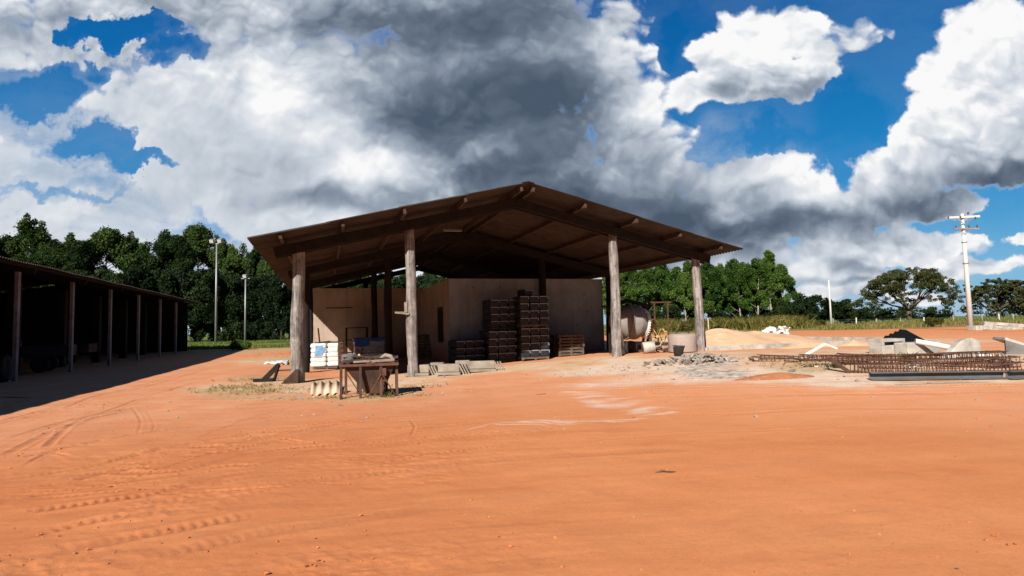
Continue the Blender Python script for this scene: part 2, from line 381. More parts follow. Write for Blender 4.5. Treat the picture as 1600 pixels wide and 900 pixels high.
    for _ in range(26):
        x0 = trs.uniform(-60, 520); y0 = trs.uniform(625, 800); ln = trs.uniform(80, 320); sl_ = trs.uniform(-.28, -.02); cv = trs.uniform(-14, 14)
        tracks.append(([(x0, y0), (x0+ln*.5, y0+sl_*ln*.5+cv), (x0+ln, y0+sl_*ln)], trs.uniform(.035, .09), trs.uniform(.5, 1.1)))
    for pts, wdt, amp in tracks:
        W3 = [P(*q) for q in pts]
        # smooth the path
        pl = []
        for i in range(len(W3)-1):
            p0, p1, p2, p3 = W3[max(i-1, 0)], W3[i], W3[i+1], W3[min(i+2, len(W3)-1)]
            for k in range(6):
                t = k/6; pl.append(.5*((2*p1)+(p2-p0)*t+(2*p0-5*p1+4*p2-p3)*t*t+(3*p1-p0-3*p2+p3)*t**3))
        pl.append(W3[-1]); pl = np.array([(q.x, q.y) for q in pl])
        for side in ((0, 1) if wdt > .1 else (0,)):
            sel = (X > pl[:,0].min()-2.5) & (X < pl[:,0].max()+2.5) & (Y > pl[:,1].min()-2.5) & (Y < pl[:,1].max()+2.5)
            idx = np.nonzero(sel)
            x = X[idx]; y = Y[idx]; best = np.full(x.shape, 9.); bs = np.zeros_like(x); L = 0; tot = 0
            off = side*1.5
            for i in range(len(pl)-1):
                a, b = pl[i], pl[i+1]; d = b-a; ln = np.hypot(*d)+1e-6; d = d/ln; nn = np.array((-d[1], d[0]))
                t = (x-a[0])*d[0]+(y-a[1])*d[1]; c = (x-a[0])*nn[0]+(y-a[1])*nn[1]-off
                dist = np.where((t > -.02) & (t < ln+.02), np.abs(c), 9.); m_ = dist < best; best[m_] = dist[m_]; bs[m_] = L+t[m_]; L += ln
            end = ss(bs, 0, .5)*(1-ss(bs, L-.5, L))*(.55+.75*np.clip(vnoise(bs*.9+side*31, x*0+amp*50)*1.5-.35, 0, 1))
            w = wdt*(.9+.2*vnoise(bs*3, bs*0))
            groove = np.exp(-(best/(w*.42))**4); ridge = np.exp(-((best-w*.62)/(w*.2))**2)
            tread = .5+.5*np.sign(np.sin(bs*2*math.pi/.085+best/w*3.5))
            H[idx] += amp*end*(-.016*groove+.013*ridge+.012*groove*tread*np.clip(vnoise(bs*.5+side*13, x*0+amp*91)*2.2-.3, .15, 1))*(1 if side == 0 else .75)
            dark[idx] = np.maximum(dark[idx], .62*amp*end*groove*(.55+.45*tread))
    # graded streaks running across the yard
    st = fbm((X+.1*Y)/2.6, (Y-.12*X)/.16, 3); lf = 1-ss(X, -2, 5)
    H = H+(.0015+.006*lf)*st*(1-ss(R, 14, 30))+.004*lf*fbm(X/.35, Y/.22, 3)*(1-ss(R, 12, 25))+.014*(1-ss(X, -1.5, 2))*(1-ss(R, 6, 14))*np.clip(fbm(X/.09, Y/.07, 2)-.02, -.3, .5)*np.clip(vnoise(X/1.1, Y/.8)*1.8-.5, 0, 1)
    V = np.stack([X.ravel(), Y.ravel(), H.ravel()], 1)
    V = np.vstack([V, [[0, 0, float(gh(np.float64(0), np.float64(0)))]]])
    i = np.arange(nr-1)[:, None]; k = np.arange(na)[None, :]
    F = np.stack([i*na+k, i*na+(k+1) % na, (i+1)*na+(k+1) % na, (i+1)*na+k], -1).reshape(-1, 4)[:, ::-1]
    M = bpy.data.materials.new('red_earth'); M.use_nodes = True; N = NT(M.node_tree); N.n.clear()
    geo = N.new('ShaderNodeNewGeometry').outputs['Position']
    def att(n_): a = N.new('ShaderNodeAttribute'); a.attribute_name = n_; return a.outputs['Fac']
    big = N.noise(geo, .22, 5, .6); mid = N.noise(geo, 1.6, 6, .65); fine = N.noise(geo, 22., 5, .7)
    stv = N.vmath('MULTIPLY', geo, (.35, 4.5, 1.)); rot = N.new('ShaderNodeMapping'); rot.inputs['Rotation'].default_value = (0, 0, R_(-6)); N.l.new(geo, rot.inputs[0])
    stv = N.vmath('ADD', N.vmath('MULTIPLY', rot.outputs[0], (.22, 2.2, 1.)), N.vmath('SCALE', N.noise(geo, .5, 3, .5, out=1), scale=1.6)); streak = N.noise(stv, 1.0, 6, .65)
    c = N.ramp(big, [(.3, (.54,.194,.070)), (.5, (.585,.217,.081)), (.7, (.63,.25,.10))])
    c = N.mix(N.rng(streak, .42, .70, 0, .32), c, (.63,.275,.12))
    c = N.mix(N.rng(streak, .46, .28, 0, .22), c, (.44,.145,.055))
    soft2 = N.noise(N.vmath('MULTIPLY', rot.outputs[0], (.16, .7, 1.)), 1.0, 5, .6)
    c = N.mix(N.rng(soft2, .48, .68, 0, .45), c, (.62,.26,.105))
    c = N.mix(N.math('MULTIPLY', att('worked'), N.rng(N.noise(geo, 1.1, 5, .6), .3, .7, .1, .6)), c, (.44,.14,.055))
    c = N.mix(N.rng(mid, .5, .75, 0, .5), c, (.47,.158,.06))
    c = N.mix(N.rng(fine, .48, .70, 0, .30), c, (.40,.14,.06))
    grit = N.noise(geo, 95., 3, .8)
    c = N.mix(N.rng(grit, .55, .72, 0, .45), c, (.30,.10,.045))
    c = N.mix(N.rng(grit, .42, .30, 0, .35), c, (.68,.33,.17))
    edge = lambda a, w_=.5: N.rng(N.math('ADD', att(a), N.math('MULTIPLY', N.math('SUBTRACT', N.noise(geo, 3.5, 6, .65), .5), w_)), .2, .75)
    pale = N.ramp(N.noise(geo, 1.1, 6, .65), [(.3, (.49,.26,.14)), (.5, (.58,.38,.24)), (.7, (.62,.48,.36))])
    dustv = N.math('MULTIPLY', att('dusty'), N.rng(N.noise(geo, .8, 6, .65), .3, .7, .15, .75))
    c = N.mix(dustv, c, (.66,.34,.20))
    c = N.mix(edge('sand', .9), c, pale)
    wn = N.math('ADD', N.math('MULTIPLY', N.noise(geo, 2.2, 6, .7), .8), N.math('MULTIPLY', N.noise(geo, 14., 5, .7), .8))
    wf = N.rng(N.math('ADD', att('white'), N.math('SUBTRACT', wn, .8)), .15, 1.15)
    c = N.mix(N.math('MULTIPLY', wf, .55), c, N.ramp(N.noise(geo, 4., 5), [(.3, (.60,.46,.36)), (.7, (.74,.66,.58))]))
    c = N.mix(edge('ash', 1.1), c, N.ramp(N.noise(geo, 5., 6, .7), [(.35, (.15,.125,.105)), (.5, (.42,.36,.30)), (.62, (.64,.56,.47))]))
    c = N.mix(N.math('MULTIPLY', edge('straw', 1.2), .7), c, N.ramp(N.noise(geo, 7., 6, .7), [(.35, (.20,.13,.06)), (.5, (.42,.31,.17)), (.7, (.52,.43,.27))]))
    gcol = N.ramp(N.noise(geo, .35, 6, .65), [(.3, (.10,.11,.03)), (.45, (.17,.15,.05)), (.6, (.25,.19,.08)), (.75, (.36,.16,.06))])
    gcol = N.mix(att('lush'), gcol, N.ramp(N.noise(geo, .5, 5), [(.3, (.07,.11,.02)), (.7, (.16,.20,.05))]))
    c = N.mix(edge('grass', .8), c, gcol)
    c = N.mix(N.math('MULTIPLY', att('trk'), .9), c, (.33,.105,.045))
    bs = N.new('ShaderNodeBsdfPrincipled'); N.l.new(c, bs.inputs['Base Color']); bs.inputs['Roughness'].default_value = .95; bs.inputs['Specular IOR Level'].default_value = .12
    b1 = N.new('ShaderNodeBump'); b1.inputs['Strength'].default_value = .4; b1.inputs['Distance'].default_value = .012; N.l.new(N.noise(geo, 75., 4, .75), b1.inputs['Height'])
    b2 = N.new('ShaderNodeBump'); b2.inputs['Strength'].default_value = .17; b2.inputs['Distance'].default_value = .05
    N.l.new(N.math('ADD', N.noise(geo, 6., 6, .65), N.math('MULTIPLY', streak, .12)), b2.inputs['Height']); N.l.new(b1.outputs[0], b2.inputs['Normal']); N.l.new(b2.outputs[0], bs.inputs['Normal'])
    o = N.new('ShaderNodeOutputMaterial'); N.l.new(bs.outputs[0], o.inputs[0])
    me = np_mesh('ground', V, F, M, True)
    dusty = ss(R, 8, 15)*(1-ss(R, 30, 60))
    lush = np.maximum(grassL, field*.8)
    for nm, arr in (('sand', sand), ('white', white), ('ash', ash), ('straw', straw), ('grass', grass), ('trk', dark), ('lush', lush), ('dusty', dusty), ('worked', 1-ss(X+.3*fbm(X/2, Y/2, 3)*6, -2.5, 2.5))):
        a = me.attributes.new(nm, 'FLOAT', 'POINT'); a.data.foreach_set('value', np.append(arr.ravel(), 0).astype(np.float32))
    # close the hole under the camera
    bm = bmesh.new(); bm.from_mesh(me); bm.verts.ensure_lookup_table(); cv = bm.verts[len(V)-1]
    for kk in range(na): bm.faces.new((cv, bm.verts[kk], bm.verts[(kk+1) % na]))
    bm.to_mesh(me); bm.free()
    go_ = bpy.data.objects.new('ground', me); COL.objects.link(go_); tag(go_, kind='structure')
build_ground()

# ------------------------------------------------------------------ shared materials
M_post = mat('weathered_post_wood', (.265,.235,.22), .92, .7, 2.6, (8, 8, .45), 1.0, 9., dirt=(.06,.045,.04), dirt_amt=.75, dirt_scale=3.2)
M_beam = mat('dark_rafter_wood', (.017,.012,.010), .9, .35, 3, (1, 1, 1), .5, 20.)
M_purl = mat('brown_purlin_wood', (.06,.036,.024), .9, .35, 3, (1, 1, 1), .5, 20.)
M_roof = mat('fibre_cement_roof', (.050,.036,.030), .9, .35, 1.6, (1, 1, 1), .25, 30., dirt=(.03,.022,.018), dirt_amt=.6)
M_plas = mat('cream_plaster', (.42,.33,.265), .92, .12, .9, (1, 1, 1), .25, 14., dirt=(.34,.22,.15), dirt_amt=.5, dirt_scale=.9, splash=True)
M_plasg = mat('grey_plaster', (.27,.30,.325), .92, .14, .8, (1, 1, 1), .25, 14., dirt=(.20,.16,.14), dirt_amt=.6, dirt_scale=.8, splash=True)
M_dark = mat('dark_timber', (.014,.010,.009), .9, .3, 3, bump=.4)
M_sack = mat('charcoal_sack_paper', (.014,.018,.026), .6, .3, 6, bump=.5, bscale=14., spec=.4)
M_glint = mat('sack_edge_glint', (.30,.29,.30), .7, .2, 8)  # pale colour for light caught along the sack edges
M_pallet = mat('grey_pallet_wood', (.13,.10,.078), .9, .35, 3, (1, 1, 1), .5, 20., objrand=.3)
M_conc = mat('weathered_concrete', (.42,.395,.35), .92, .25, 1.6, (1, 1, 1), .5, 22., dirt=(.19,.175,.155), dirt_amt=.75, dirt_scale=2.2)
M_concd = mat('dark_concrete', (.15,.145,.14), .92, .3, 2., bump=.4)
M_rust = mat('rusty_steel', (.10,.045,.03), .85, .45, 6., bump=.4, bscale=40.)
M_rustd = mat('dark_rusty_plate', (.05,.03,.024), .8, .45, 3., bump=.3, dirt=(.20,.09,.05), dirt_amt=.5)
M_steel = mat('grey_steel_beam', (.11,.125,.135), .55, .25, 3., bump=.15, dirt=(.16,.09,.06), dirt_amt=.35, metal=.2)
M_white = mat('white_paint', (.72,.71,.67), .6, .08, 3., dirt=(.5,.38,.27), dirt_amt=.4)
M_pole = mat('white_concrete_pole', (.56,.55,.52), .85, .1, 1., (4, 4, .4), .2, 20.)
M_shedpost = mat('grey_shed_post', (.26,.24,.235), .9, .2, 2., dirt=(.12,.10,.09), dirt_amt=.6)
M_galv = mat('galvanised_pole', (.30,.31,.31), .5, .1, 1., metal=.5)
M_black = mat('black_bitumen_sheet', (.006,.006,.007), .6, .3, 4., bump=.2)
M_tile = mat('pale_fibre_cement', (.52,.39,.27), .9, .2, 3., bump=.3)
M_sand = mat('building_sand', (.60,.40,.25), .97, .14, 1.5, bump=.6, bscale=35., dirt=(.52,.30,.17), dirt_amt=.5, spec=.1)
M_soil = mat('brown_soil', (.36,.15,.07), .97, .25, 3., bump=.7, bscale=18., spec=.1)
M_clod = mat('red_soil_clods', (.47,.17,.065), .97, .3, 6., bump=.5, spec=.1)
M_rub = mat('broken_concrete', (.33,.285,.245), .93, .3, 4., bump=.6, objrand=.35)
M_yel = mat('ochre_machine_paint', (.50,.33,.11), .6, .25, 4., dirt=(.22,.12,.06), dirt_amt=.6)
M_drum = mat('cement_crusted_drum', (.23,.215,.20), .8, .25, 2.5, bump=.4, dirt=(.24,.17,.13), dirt_amt=.6)
M_rubber = mat('black_rubber', (.02,.02,.02), .8, .2, 5.)
M_blue = mat('blue_tarp', (.04,.14,.45), .5, .2, 4., bump=.4, bscale=9.)
M_grwrap = mat('grey_plastic_wrap', (.36,.40,.45), .4, .3, 4., bump=.5, bscale=9., spec=.5)
M_wrap = mat('white_sack_plastic', (.60,.61,.60), .45, .06, 6., bump=.4, bscale=10., spec=.5)
M_print = mat('blue_sack_print', (.16,.32,.52), .5, .3, 7.)
M_pink = mat('pink_fabric', (.33,.265,.235), .85, .12, 3., bump=.3, bscale=9.)
M_bucket = mat('black_bucket_plastic', (.045,.05,.055), .5, .2, 4.)
M_greenm = mat('dark_vehicle_paint', (.03,.035,.045), .4, .2, 3.)
M_glass = mat('pale_lens', (.6,.6,.6), .2, .05, 3.)
M_ceram = mat('brown_insulator', (.09,.05,.04), .4, .1, 3.)
M_wood = mat('raw_plank_wood', (.55,.42,.26), .85, .2, 3., (1, 1, 1), .3)
M_bleach = mat('sun_bleached_timber', (.27,.23,.185), .9, .3, 3., (1, 1, 1), .6, 16., dirt=(.18,.12,.08), dirt_amt=.5)

# ------------------------------------------------------------------ open shed
EAVE_Z, RIDGE_Z, V0, V1, VR = 4.33, 6.43, -1.33, 16.25, 7.46
U0, U1 = -1.42, 24.6
def roofz(v): return EAVE_Z+(RIDGE_Z-EAVE_Z)*(1-abs(v-VR)/(VR-V0))
ROWS = [0., 7.6, 15.2, 22.8]; COLS = [0., 3.62, 11.36, 15.07]
shed = empty('open_shed', OB, YAW, 'large open-sided shed with a brown corrugated gable roof on rough timber posts', 'shed')
def L(u, v, z): return (v, u, z)                       # shed-local coordinates: x across the front, y into the depth
def corrugated(name, va, vb, zsign_seed, parent, m, ua=U0, ub=U1, zf=roofz, courses=4, wl=.177, amp=.026, thick=.012):
    rnd = random.Random(zsign_seed); n = int((ub-ua)/wl*6); V = []; F = []
    for ci in range(courses):
        a = va+(vb-va)*ci/courses; b = va+(vb-va)*(ci+1)/courses+(vb-va)*.012*(1 if ci < courses-1 else 0)
        dz = .014*(ci if vb > va else ci); off = rnd.uniform(-.035, .035)
        us = np.linspace(ua+off, ub+off, n+1)
        o = len(V)
        for t in (0, 1):
            for v in (a, b):
                for q in us:
                    sag = .012*math.sin(q*1.3+v)
                    V.append((v, q, zf(v)+.03+dz+amp*math.sin(2*math.pi*q/wl)+sag+(thick if t else 0)))
        m_ = n+1
        for q in range(n):
            F.append((o+q, o+q+1, o+m_+q+1, o+m_+q)); F.append((o+2*m_+q, o+3*m_+q, o+3*m_+q+1, o+2*m_+q+1))
            F.append((o+q, o+2*m_+q, o+2*m_+q+1, o+q+1)); F.append((o+m_+q, o+m_+q+1, o+3*m_+q+1, o+3*m_+q))
        F.append((o, o+m_, o+3*m_, o+2*m_)); F.append((o+n, o+2*m_+n, o+3*m_+n, o+m_+n))
    me = np_mesh(name, np.array(V), np.array(F), m, False)
    ob = bpy.data.objects.new(name, me); COL.objects.link(ob); ob.parent = parent; return ob
corrugated('roof_slope', V0, VR, 3, shed, M_roof)
corrugated('roof_slope', V1, VR, 5, shed, M_roof)
b = MB()
for s in (-1, 1):
    pts = [(VR, 0), (VR+s*.22, -.05), (VR+s*.22, -.035), (VR, .02)]
    b.add([(x, U0-.02, RIDGE_Z+.10+z) for x, z in pts]+[(x, U1, RIDGE_Z+.10+z) for x, z in pts], [(0,1,2,3),(7,6,5,4),(0,4,5,1),(1,5,6,2),(2,6,7,3),(3,7,4,0)])
b.build('ridge_cap', M_roof, shed)
rnd = random.Random(11)
slope = math.atan((RIDGE_Z-EAVE_Z)/(VR-V0))
for side in (-1, 1):
    for d in (.22, 2.2, 4.2, 6.1, 7.9):
        v = VR+side*d; z = roofz(v)-.085
        b = MB(); y0 = U0+rnd.uniform(.06, .2)
        for k in range(5):
            ya = y0+(U1-.2-y0)*k/5; yb = y0+(U1-.2-y0)*(k+1)/5
            b.box((v, (ya+yb)/2, z+rnd.uniform(-.008, .008)), (.09, yb-ya+.05, .15), Matrix.Rotation(side*slope, 3, 'Y'))
        b.build('purlin', M_purl, shed)
for u in ROWS:
    for side in (-1, 1):
        ve = VR+side*8.15; b = MB()
        for q in (-.17, .17):
            za = roofz(ve)-.37; zb = roofz(VR)-.37
            b.bar((ve, u+q, za), (VR, u+q, zb), .09, .34)
        b.build('rafter', M_beam, shed, bevel=.01)
def rough_post(h, r, seed, z0):
    rnd = random.Random(seed); n = 20; k = 34; V = []; lx = rnd.uniform(-.035, .035); ly = rnd.uniform(-.03, .03)
    for i in range(k+1):
        t = i/k; z = z0-.25+(h+.25)*t; rr = r*(1.07-.13*t)
        cx = lx*math.sin(3*t+seed)+.014*math.sin(9*t+seed); cy = ly*math.sin(2.4*t+seed*2)
        for j in range(n):
            a = 2*math.pi*j/n
            e = 1+.06*math.sin(3*a+seed)+.055*math.sin(5*a+2*seed+.5*t)+.05*math.sin(8*a+3*t+seed)+.05*math.sin(14*t+seed)*math.cos(2*a)+.05*(rnd.random()-.5)
            if (math.sin(a*2+seed)+.25*math.sin(6*t+seed)) > .97: e -= .09
            V.append((cx+rr*e*math.cos(a), cy+rr*e*math.sin(a), z))
    F = [(i*n+j, i*n+(j+1) % n, (i+1)*n+(j+1) % n, (i+1)*n+j) for i in range(k) for j in range(n)]
    b = MB(); b.add(V, F, True); b.f.append(tuple(range(k*n, (k+1)*n))); b.sm.append(False); return b
for ri, u in enumerate(ROWS):
    for ci, v in enumerate(COLS):
        if u > 7 and u < 17 and ci == 2: continue
        w = B(u, v); z0 = ghf(w.x, w.y); top = roofz(v)-.25-.06
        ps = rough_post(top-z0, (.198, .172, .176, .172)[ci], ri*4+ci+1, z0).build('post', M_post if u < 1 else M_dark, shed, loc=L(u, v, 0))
        if u < 1:
            bb = MB(); zt = roofz(v)-.42
            for dz in (-.08, .1): bb.tube([(0, -.31, zt+dz), (0, .31, zt+dz)], .018, 6)
            bb.build('bolt', M_rust, ps)
# wall post behind the sacks
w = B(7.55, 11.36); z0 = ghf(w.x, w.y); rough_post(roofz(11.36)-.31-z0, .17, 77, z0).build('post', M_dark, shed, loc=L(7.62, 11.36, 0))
# board nailed to the second front post
b = MB(); b.box((0, 0, 0), (.10, .05, .34)); b.box((-.14, -.06, -.20), (.46, .05, .06), Matrix.Rotation(.12, 3, 'Y')); b.box((-.16, .03, -.17), (.34, .05, .05))
tag(b.build('nailed_board', M_bleach, None, loc=PY(634, 480, 19.35), rz=YAW), 'short bleached board nailed across the side of the timber post behind the hopper', 'board')
# strip light under the roof
sl_ = empty('strip_light', B(5.0, 6.2, roofz(6.2)-.28), YAW, 'unlit white tube light hung under the shed roof', 'light')
b = MB(); b.tube([(-.4, 0, 0), (.4, 0, 0)], .018, 8); b.build('tube', M_conc, sl_)
b = MB(); b.box((0, 0, .055), (.85, .05, .06)); b.build('housing', M_concd, sl_)

# ------------------------------------------------------------------ plastered walls under the roof
room = empty('plastered_room', B(7.9, 6.6), YAW, 'roofless plastered storeroom with a pale front wall behind the dark sacks', 'building')
def wallbox(name, a, b_, z1, m, parent, th=.16, z0=-.5):
    o = MB(); a = Vector(a); b_ = Vector(b_)
    o.bar(Vector((a.x, a.y, (z0+z1)/2)), Vector((b_.x, b_.y, (z0+z1)/2)), th, z1-z0)
    return o.build(name, m, parent)
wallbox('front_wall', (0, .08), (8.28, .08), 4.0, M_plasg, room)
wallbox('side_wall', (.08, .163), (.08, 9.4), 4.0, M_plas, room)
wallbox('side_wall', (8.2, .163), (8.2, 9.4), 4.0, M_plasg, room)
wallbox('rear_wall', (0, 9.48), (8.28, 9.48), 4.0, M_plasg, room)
o = MB(); o.box((-.005, 1.7, 1.75), (.06, .12, 1.7)); o.box((-.005, 2.9, 1.75), (.06, .12, 1.7)); o.box((-.005, 2.3, 2.63), (.06, 1.32, .12)); o.build('door_frame', M_beam, room)
o = MB(); o.box((-.01, 2.3, 1.7), (.04, 1.06, 1.7)); o.build('door', M_dark, room)
o = MB()
for (x, z) in ((1.2, 3.55), (2.6, 3.6), (4.3, 3.3), (7.3, 2.3), (7.2, 3.2), (6.7, 1.6), (1.5, 1.4)): o.box((x, -.004, z), (.06, .012, .06))
o.build('hole_shade', M_dark, room)  # dark plates on the wall face, painting the shade of small holes
lw = empty('back_wall', B(17.62, -.2), YAW, 'cream plastered wall standing at the back left of the shed', 'wall')
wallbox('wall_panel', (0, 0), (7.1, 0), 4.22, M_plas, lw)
wallbox('return_wall', (.08, .085), (.08, 6.0), 4.0, M_plas, lw)
o = MB(); o.box((1.9, -.085, 3.0), (1.6, .03, .05)); o.build('shelf_rail', M_beam, lw)

# ------------------------------------------------------------------ left machinery shed
SB = Vector((-20.30, 26.52, 0))
ms = empty('machinery_shed', SB, YAW, 'long low dark machinery shed with slim pale posts along its open side', 'shed')
def mroof(v): return 4.30+.17*(.75-v)
corrugated('roof_slope', .75, -9.5, 9, ms, M_roof, -28., 25.0, mroof, 4)
corrugated('rear_roof_slope', -19, -9.5, 10, ms, M_roof, -28., 25.0, lambda v: mroof(-9.5)-.17*(-9.5-v), 3)
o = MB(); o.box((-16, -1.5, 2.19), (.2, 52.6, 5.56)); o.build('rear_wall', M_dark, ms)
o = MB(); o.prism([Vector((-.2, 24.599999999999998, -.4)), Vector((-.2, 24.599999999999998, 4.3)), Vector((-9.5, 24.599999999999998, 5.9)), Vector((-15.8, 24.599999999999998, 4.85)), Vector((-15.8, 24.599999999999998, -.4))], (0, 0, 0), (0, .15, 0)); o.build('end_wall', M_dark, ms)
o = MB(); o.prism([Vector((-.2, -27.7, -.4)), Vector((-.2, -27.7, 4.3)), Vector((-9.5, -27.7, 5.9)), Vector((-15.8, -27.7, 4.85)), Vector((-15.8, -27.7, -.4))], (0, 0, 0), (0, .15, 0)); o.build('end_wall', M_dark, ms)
for k in range(-5, 5):
    u = 5.0*k
    if k == 4: u = 19.6
    w = SB+UD*u; z0 = ghf(w.x, w.y)
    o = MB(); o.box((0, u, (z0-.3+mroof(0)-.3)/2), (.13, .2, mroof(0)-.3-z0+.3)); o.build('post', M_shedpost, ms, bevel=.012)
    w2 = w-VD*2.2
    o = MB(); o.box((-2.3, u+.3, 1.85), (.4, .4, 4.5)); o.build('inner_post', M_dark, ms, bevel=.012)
    o = MB(); o.bar((.55, u, mroof(.55)-.2), (-9.4, u, mroof(-9.4)-.2), .1, .2); o.build('rafter', M_beam, ms)
for v in (.45, -2., -4.5, -7):
    o = MB(); o.box((v, -1.5, mroof(v)-.06), (.08, 52.6, .11)); o.build('purlin', M_beam, ms)
# vehicles in its shade
def wheel(parent, loc, r, w, rim=.55, name='wheel', lugs=0):
    e = MB(); prof = [(r*.62, -w*.5), (r*.92, -w*.5), (r, -w*.32), (r, w*.32), (r*.92, w*.5), (r*.62, w*.5)]
    e.lathe(prof, axis=(0, 1, 0), n=28)
    for k in range(lugs):
        a = 2*math.pi*k/lugs
        for s in (-1, 1): e.box((math.cos(a+.06*s)*r, s*w*.22, math.sin(a+.06*s)*r), (.06, w*.5, .05), Matrix.Rotation(-a, 3, 'Y'))
    wo = e.build(name, M_rubber, parent, loc=loc)
    h = MB(); h.lathe([(r*.6, -w*.3), (r*.55, -w*.42), (r*.2, -w*.36), (r*.15, -w*.5)], axis=(0, 1, 0), n=20); h.lathe([(r*.15, w*.5), (r*.2, w*.36), (r*.55, w*.42), (r*.6, w*.3)], axis=(0, 1, 0), n=20)
    h.build('rim', M_concd, wo); return wo
w = SB+UD*(-6.6)+VD*(-.9)
tr = empty('tractor', (w.x, w.y, ghf(w.x, w.y)), YAW+math.pi/2+.1, 'dark farm tractor with big lugged tyres parked at the near end of the machinery shed', 'tractor')
wheel(tr, (-.9, .85, .8), .8, .42, lugs=18); wheel(tr, (-.9, -.85, .8), .8, .42, lugs=18); wheel(tr, (1.35, .75, .5), .5, .28, lugs=14); wheel(tr, (1.35, -.75, .5), .5, .28, lugs=14)
o = MB(); o.prism([(1.75, -.32, .75), (1.8, -.32, 1.35), (.35, -.36, 1.5), (-.3, -.36, 1.15), (-1.2, -.3, 1.1), (-1.2, -.3, .6), (.3, -.3, .55)], (0, 0, 0), (0, .66, 0)); o.build('body', M_greenm, tr, bevel=.04)
o = MB(); o.box((-.75, 0, 1.28), (.45, .46, .1)); o.box((-1.0, 0, 1.5), (.1, .46, .42)); o.build('seat', M_rubber, tr, bevel=.03)
o = MB(); o.tube([(-.05, 0, 1.3), (-.3, 0, 1.65)], .025, 6); o.tube([(-.3+.1*math.cos(a)*.8, .2*math.sin(a), 1.65+.15*math.cos(a)) for a in np.linspace(0, 2*math.pi, 17)], .018, 6); o.build('steering_wheel', M_rubber, tr)
for s in (-1, 1):
    o = MB(); pts = [(-.9+.92*math.cos(a), 0, .8+.92*math.sin(a)) for a in np.linspace(.5, 2.7, 9)]
    for k in range(8):
        p, q = Vector(pts[k]), Vector(pts[k+1]); o.bar(p+Vector((0, s*.85, 0)), q+Vector((0, s*.85, 0)), .45, .03, (0, 1, 0.01))
    o.build('mudguard', M_greenm, tr)
o = MB(); o.tube([(.9, 0, 1.4), (.9, 0, 2.1)], .04, 8); o.build('exhaust', M_rust, tr)
w = SB+UD*1.2+VD*(-3.0)
tk = empty('farm_truck', (w.x, w.y, ghf(w.x, w.y)), YAW+.15, 'small dark farm truck with two pale lamps parked deep in the machinery shed', 'truck')
o = MB(); o.prism([(-2.2, -.85, .5), (-2.25, -.85, 1.0), (-1.2, -.85, 1.12), (-.75, -.8, 1.75), (.35, -.8, 1.78), (.45, -.85, 1.1), (.5, -.85, .5)], (0, 0, 0), (0, 1.7, 0)); o.build('cab', M_greenm, tk, bevel=.05)
o = MB(); o.box((1.5, 0, .78), (2.1, 1.7, .12)); o.box((1.5, -.82, 1.02), (2.1, .06, .42)); o.box((1.5, .82, 1.02), (2.1, .06, .42)); o.box((2.52, 0, 1.02), (.06, 1.7, .42)); o.build('load_bed', M_greenm, tk)
for x in (-1.45, 1.5):
    for y in (-.78, .78): wheel(tk, (x, y, .36), .36, .24)
for y in (-.6, .6):
    o = MB(); o.lathe([(.1, 0), (.11, .04), (.02, .06)], (-2.24, y, .85), (-1, 0, 0), 16); o.build('headlight', M_glass, tk)
o = MB(); o.box((-.99, 0, 1.42), (.03, 1.4, .5), Matrix.Rotation(.62, 3, 'Y')); o.build('windscreen', M_rubber, tk)
w = SB+UD*8.2+VD*(-3.2)
tl = empty('farm_trailer', (w.x, w.y, ghf(w.x, w.y)), YAW+.05, 'low two-wheeled farm trailer in the shade between the machinery shed posts', 'trailer')
o = MB(); o.box((0, 0, .75), (2.8, 1.6, .1)); o.box((0, -.78, 1.0), (2.8, .05, .4)); o.box((0, .78, 1.0), (2.8, .05, .4)); o.box((-1.38, 0, 1.0), (.05, 1.6, .4)); o.box((1.38, 0, 1.0), (.05, 1.6, .4)); o.build('load_bed', M_rustd, tl)
o = MB(); o.tube([(1.4, 0, .65), (2.6, 0, .5)], .05, 8); o.build('drawbar', M_rust, tl)
wheel(tl, (0, -.85, .38), .38, .22); wheel(tl, (0, .85, .38), .38, .22)

# ------------------------------------------------------------------ pallets and sacks
def pallet_mesh(w=1.3, d=1.2, h=.14):
    o = MB()
    for k in range(7): o.box((-w/2+w*(k+.5)/7, 0, h-.012), (w/7-.035, d, .022))
    for y in (-d/2+.05, 0, d/2-.05): o.box((0, y, h-.06), (w, .08, .07))
    for k in range(3):
        for y in (-d/2+.05, 0, d/2-.05): o.box((-w/2+.06+(w-.12)*k/2, y, .022), (.1, .09, .05))
    return o
pal0 = None; SACK = {}
def pallet(loc, rz, label, w=1.5):
    global pal0
    if pal0 is None:
        pal0 = pallet_mesh().build('pallet', M_pallet, None, loc=loc, rz=rz); tag(pal0, label, 'pallet', 'wooden pallets under the shed'); return pal0
    c = pal0.copy(); COL.objects.link(c); c.location = loc; c.rotation_euler = (0, 0, rz); c['label'] = label; return c
def sack_mesh(w, d, h, seed):
    rnd = random.Random(seed); nx, ny, nz = 8, 6, 5; bm = bmesh.new(); bmesh.ops.create_cube(bm, size=1.)
    bmesh.ops.subdivide_edges(bm, edges=bm.edges[:], cuts=5, use_grid_fill=True)
    for q in bm.verts:
        x, y, z = q.co*2
        e = 1-.045*(abs(z)**6)
        f = 1+.05*math.cos(x*math.pi/2)*math.cos(y*math.pi/2)*abs(z)
        k = .99-.04*(abs(x)**6)*(abs(z)**3)
        q.co = Vector((x*w/2*e*k*(1-.03*abs(y)**4*abs(z)), y*d/2*(1-.03*abs(z)**6), z*h/2*f*(1-.05*abs(x)**8)))
        q.co += Vector((rnd.uniform(-1, 1)*.008, rnd.uniform(-1, 1)*.012, rnd.uniform(-1, 1)*.006))
    for f in bm.faces: f.smooth = True
    me = bpy.data.meshes.new('sack'); bm.to_mesh(me); bm.free(); me.materials.append(M_sack); return me
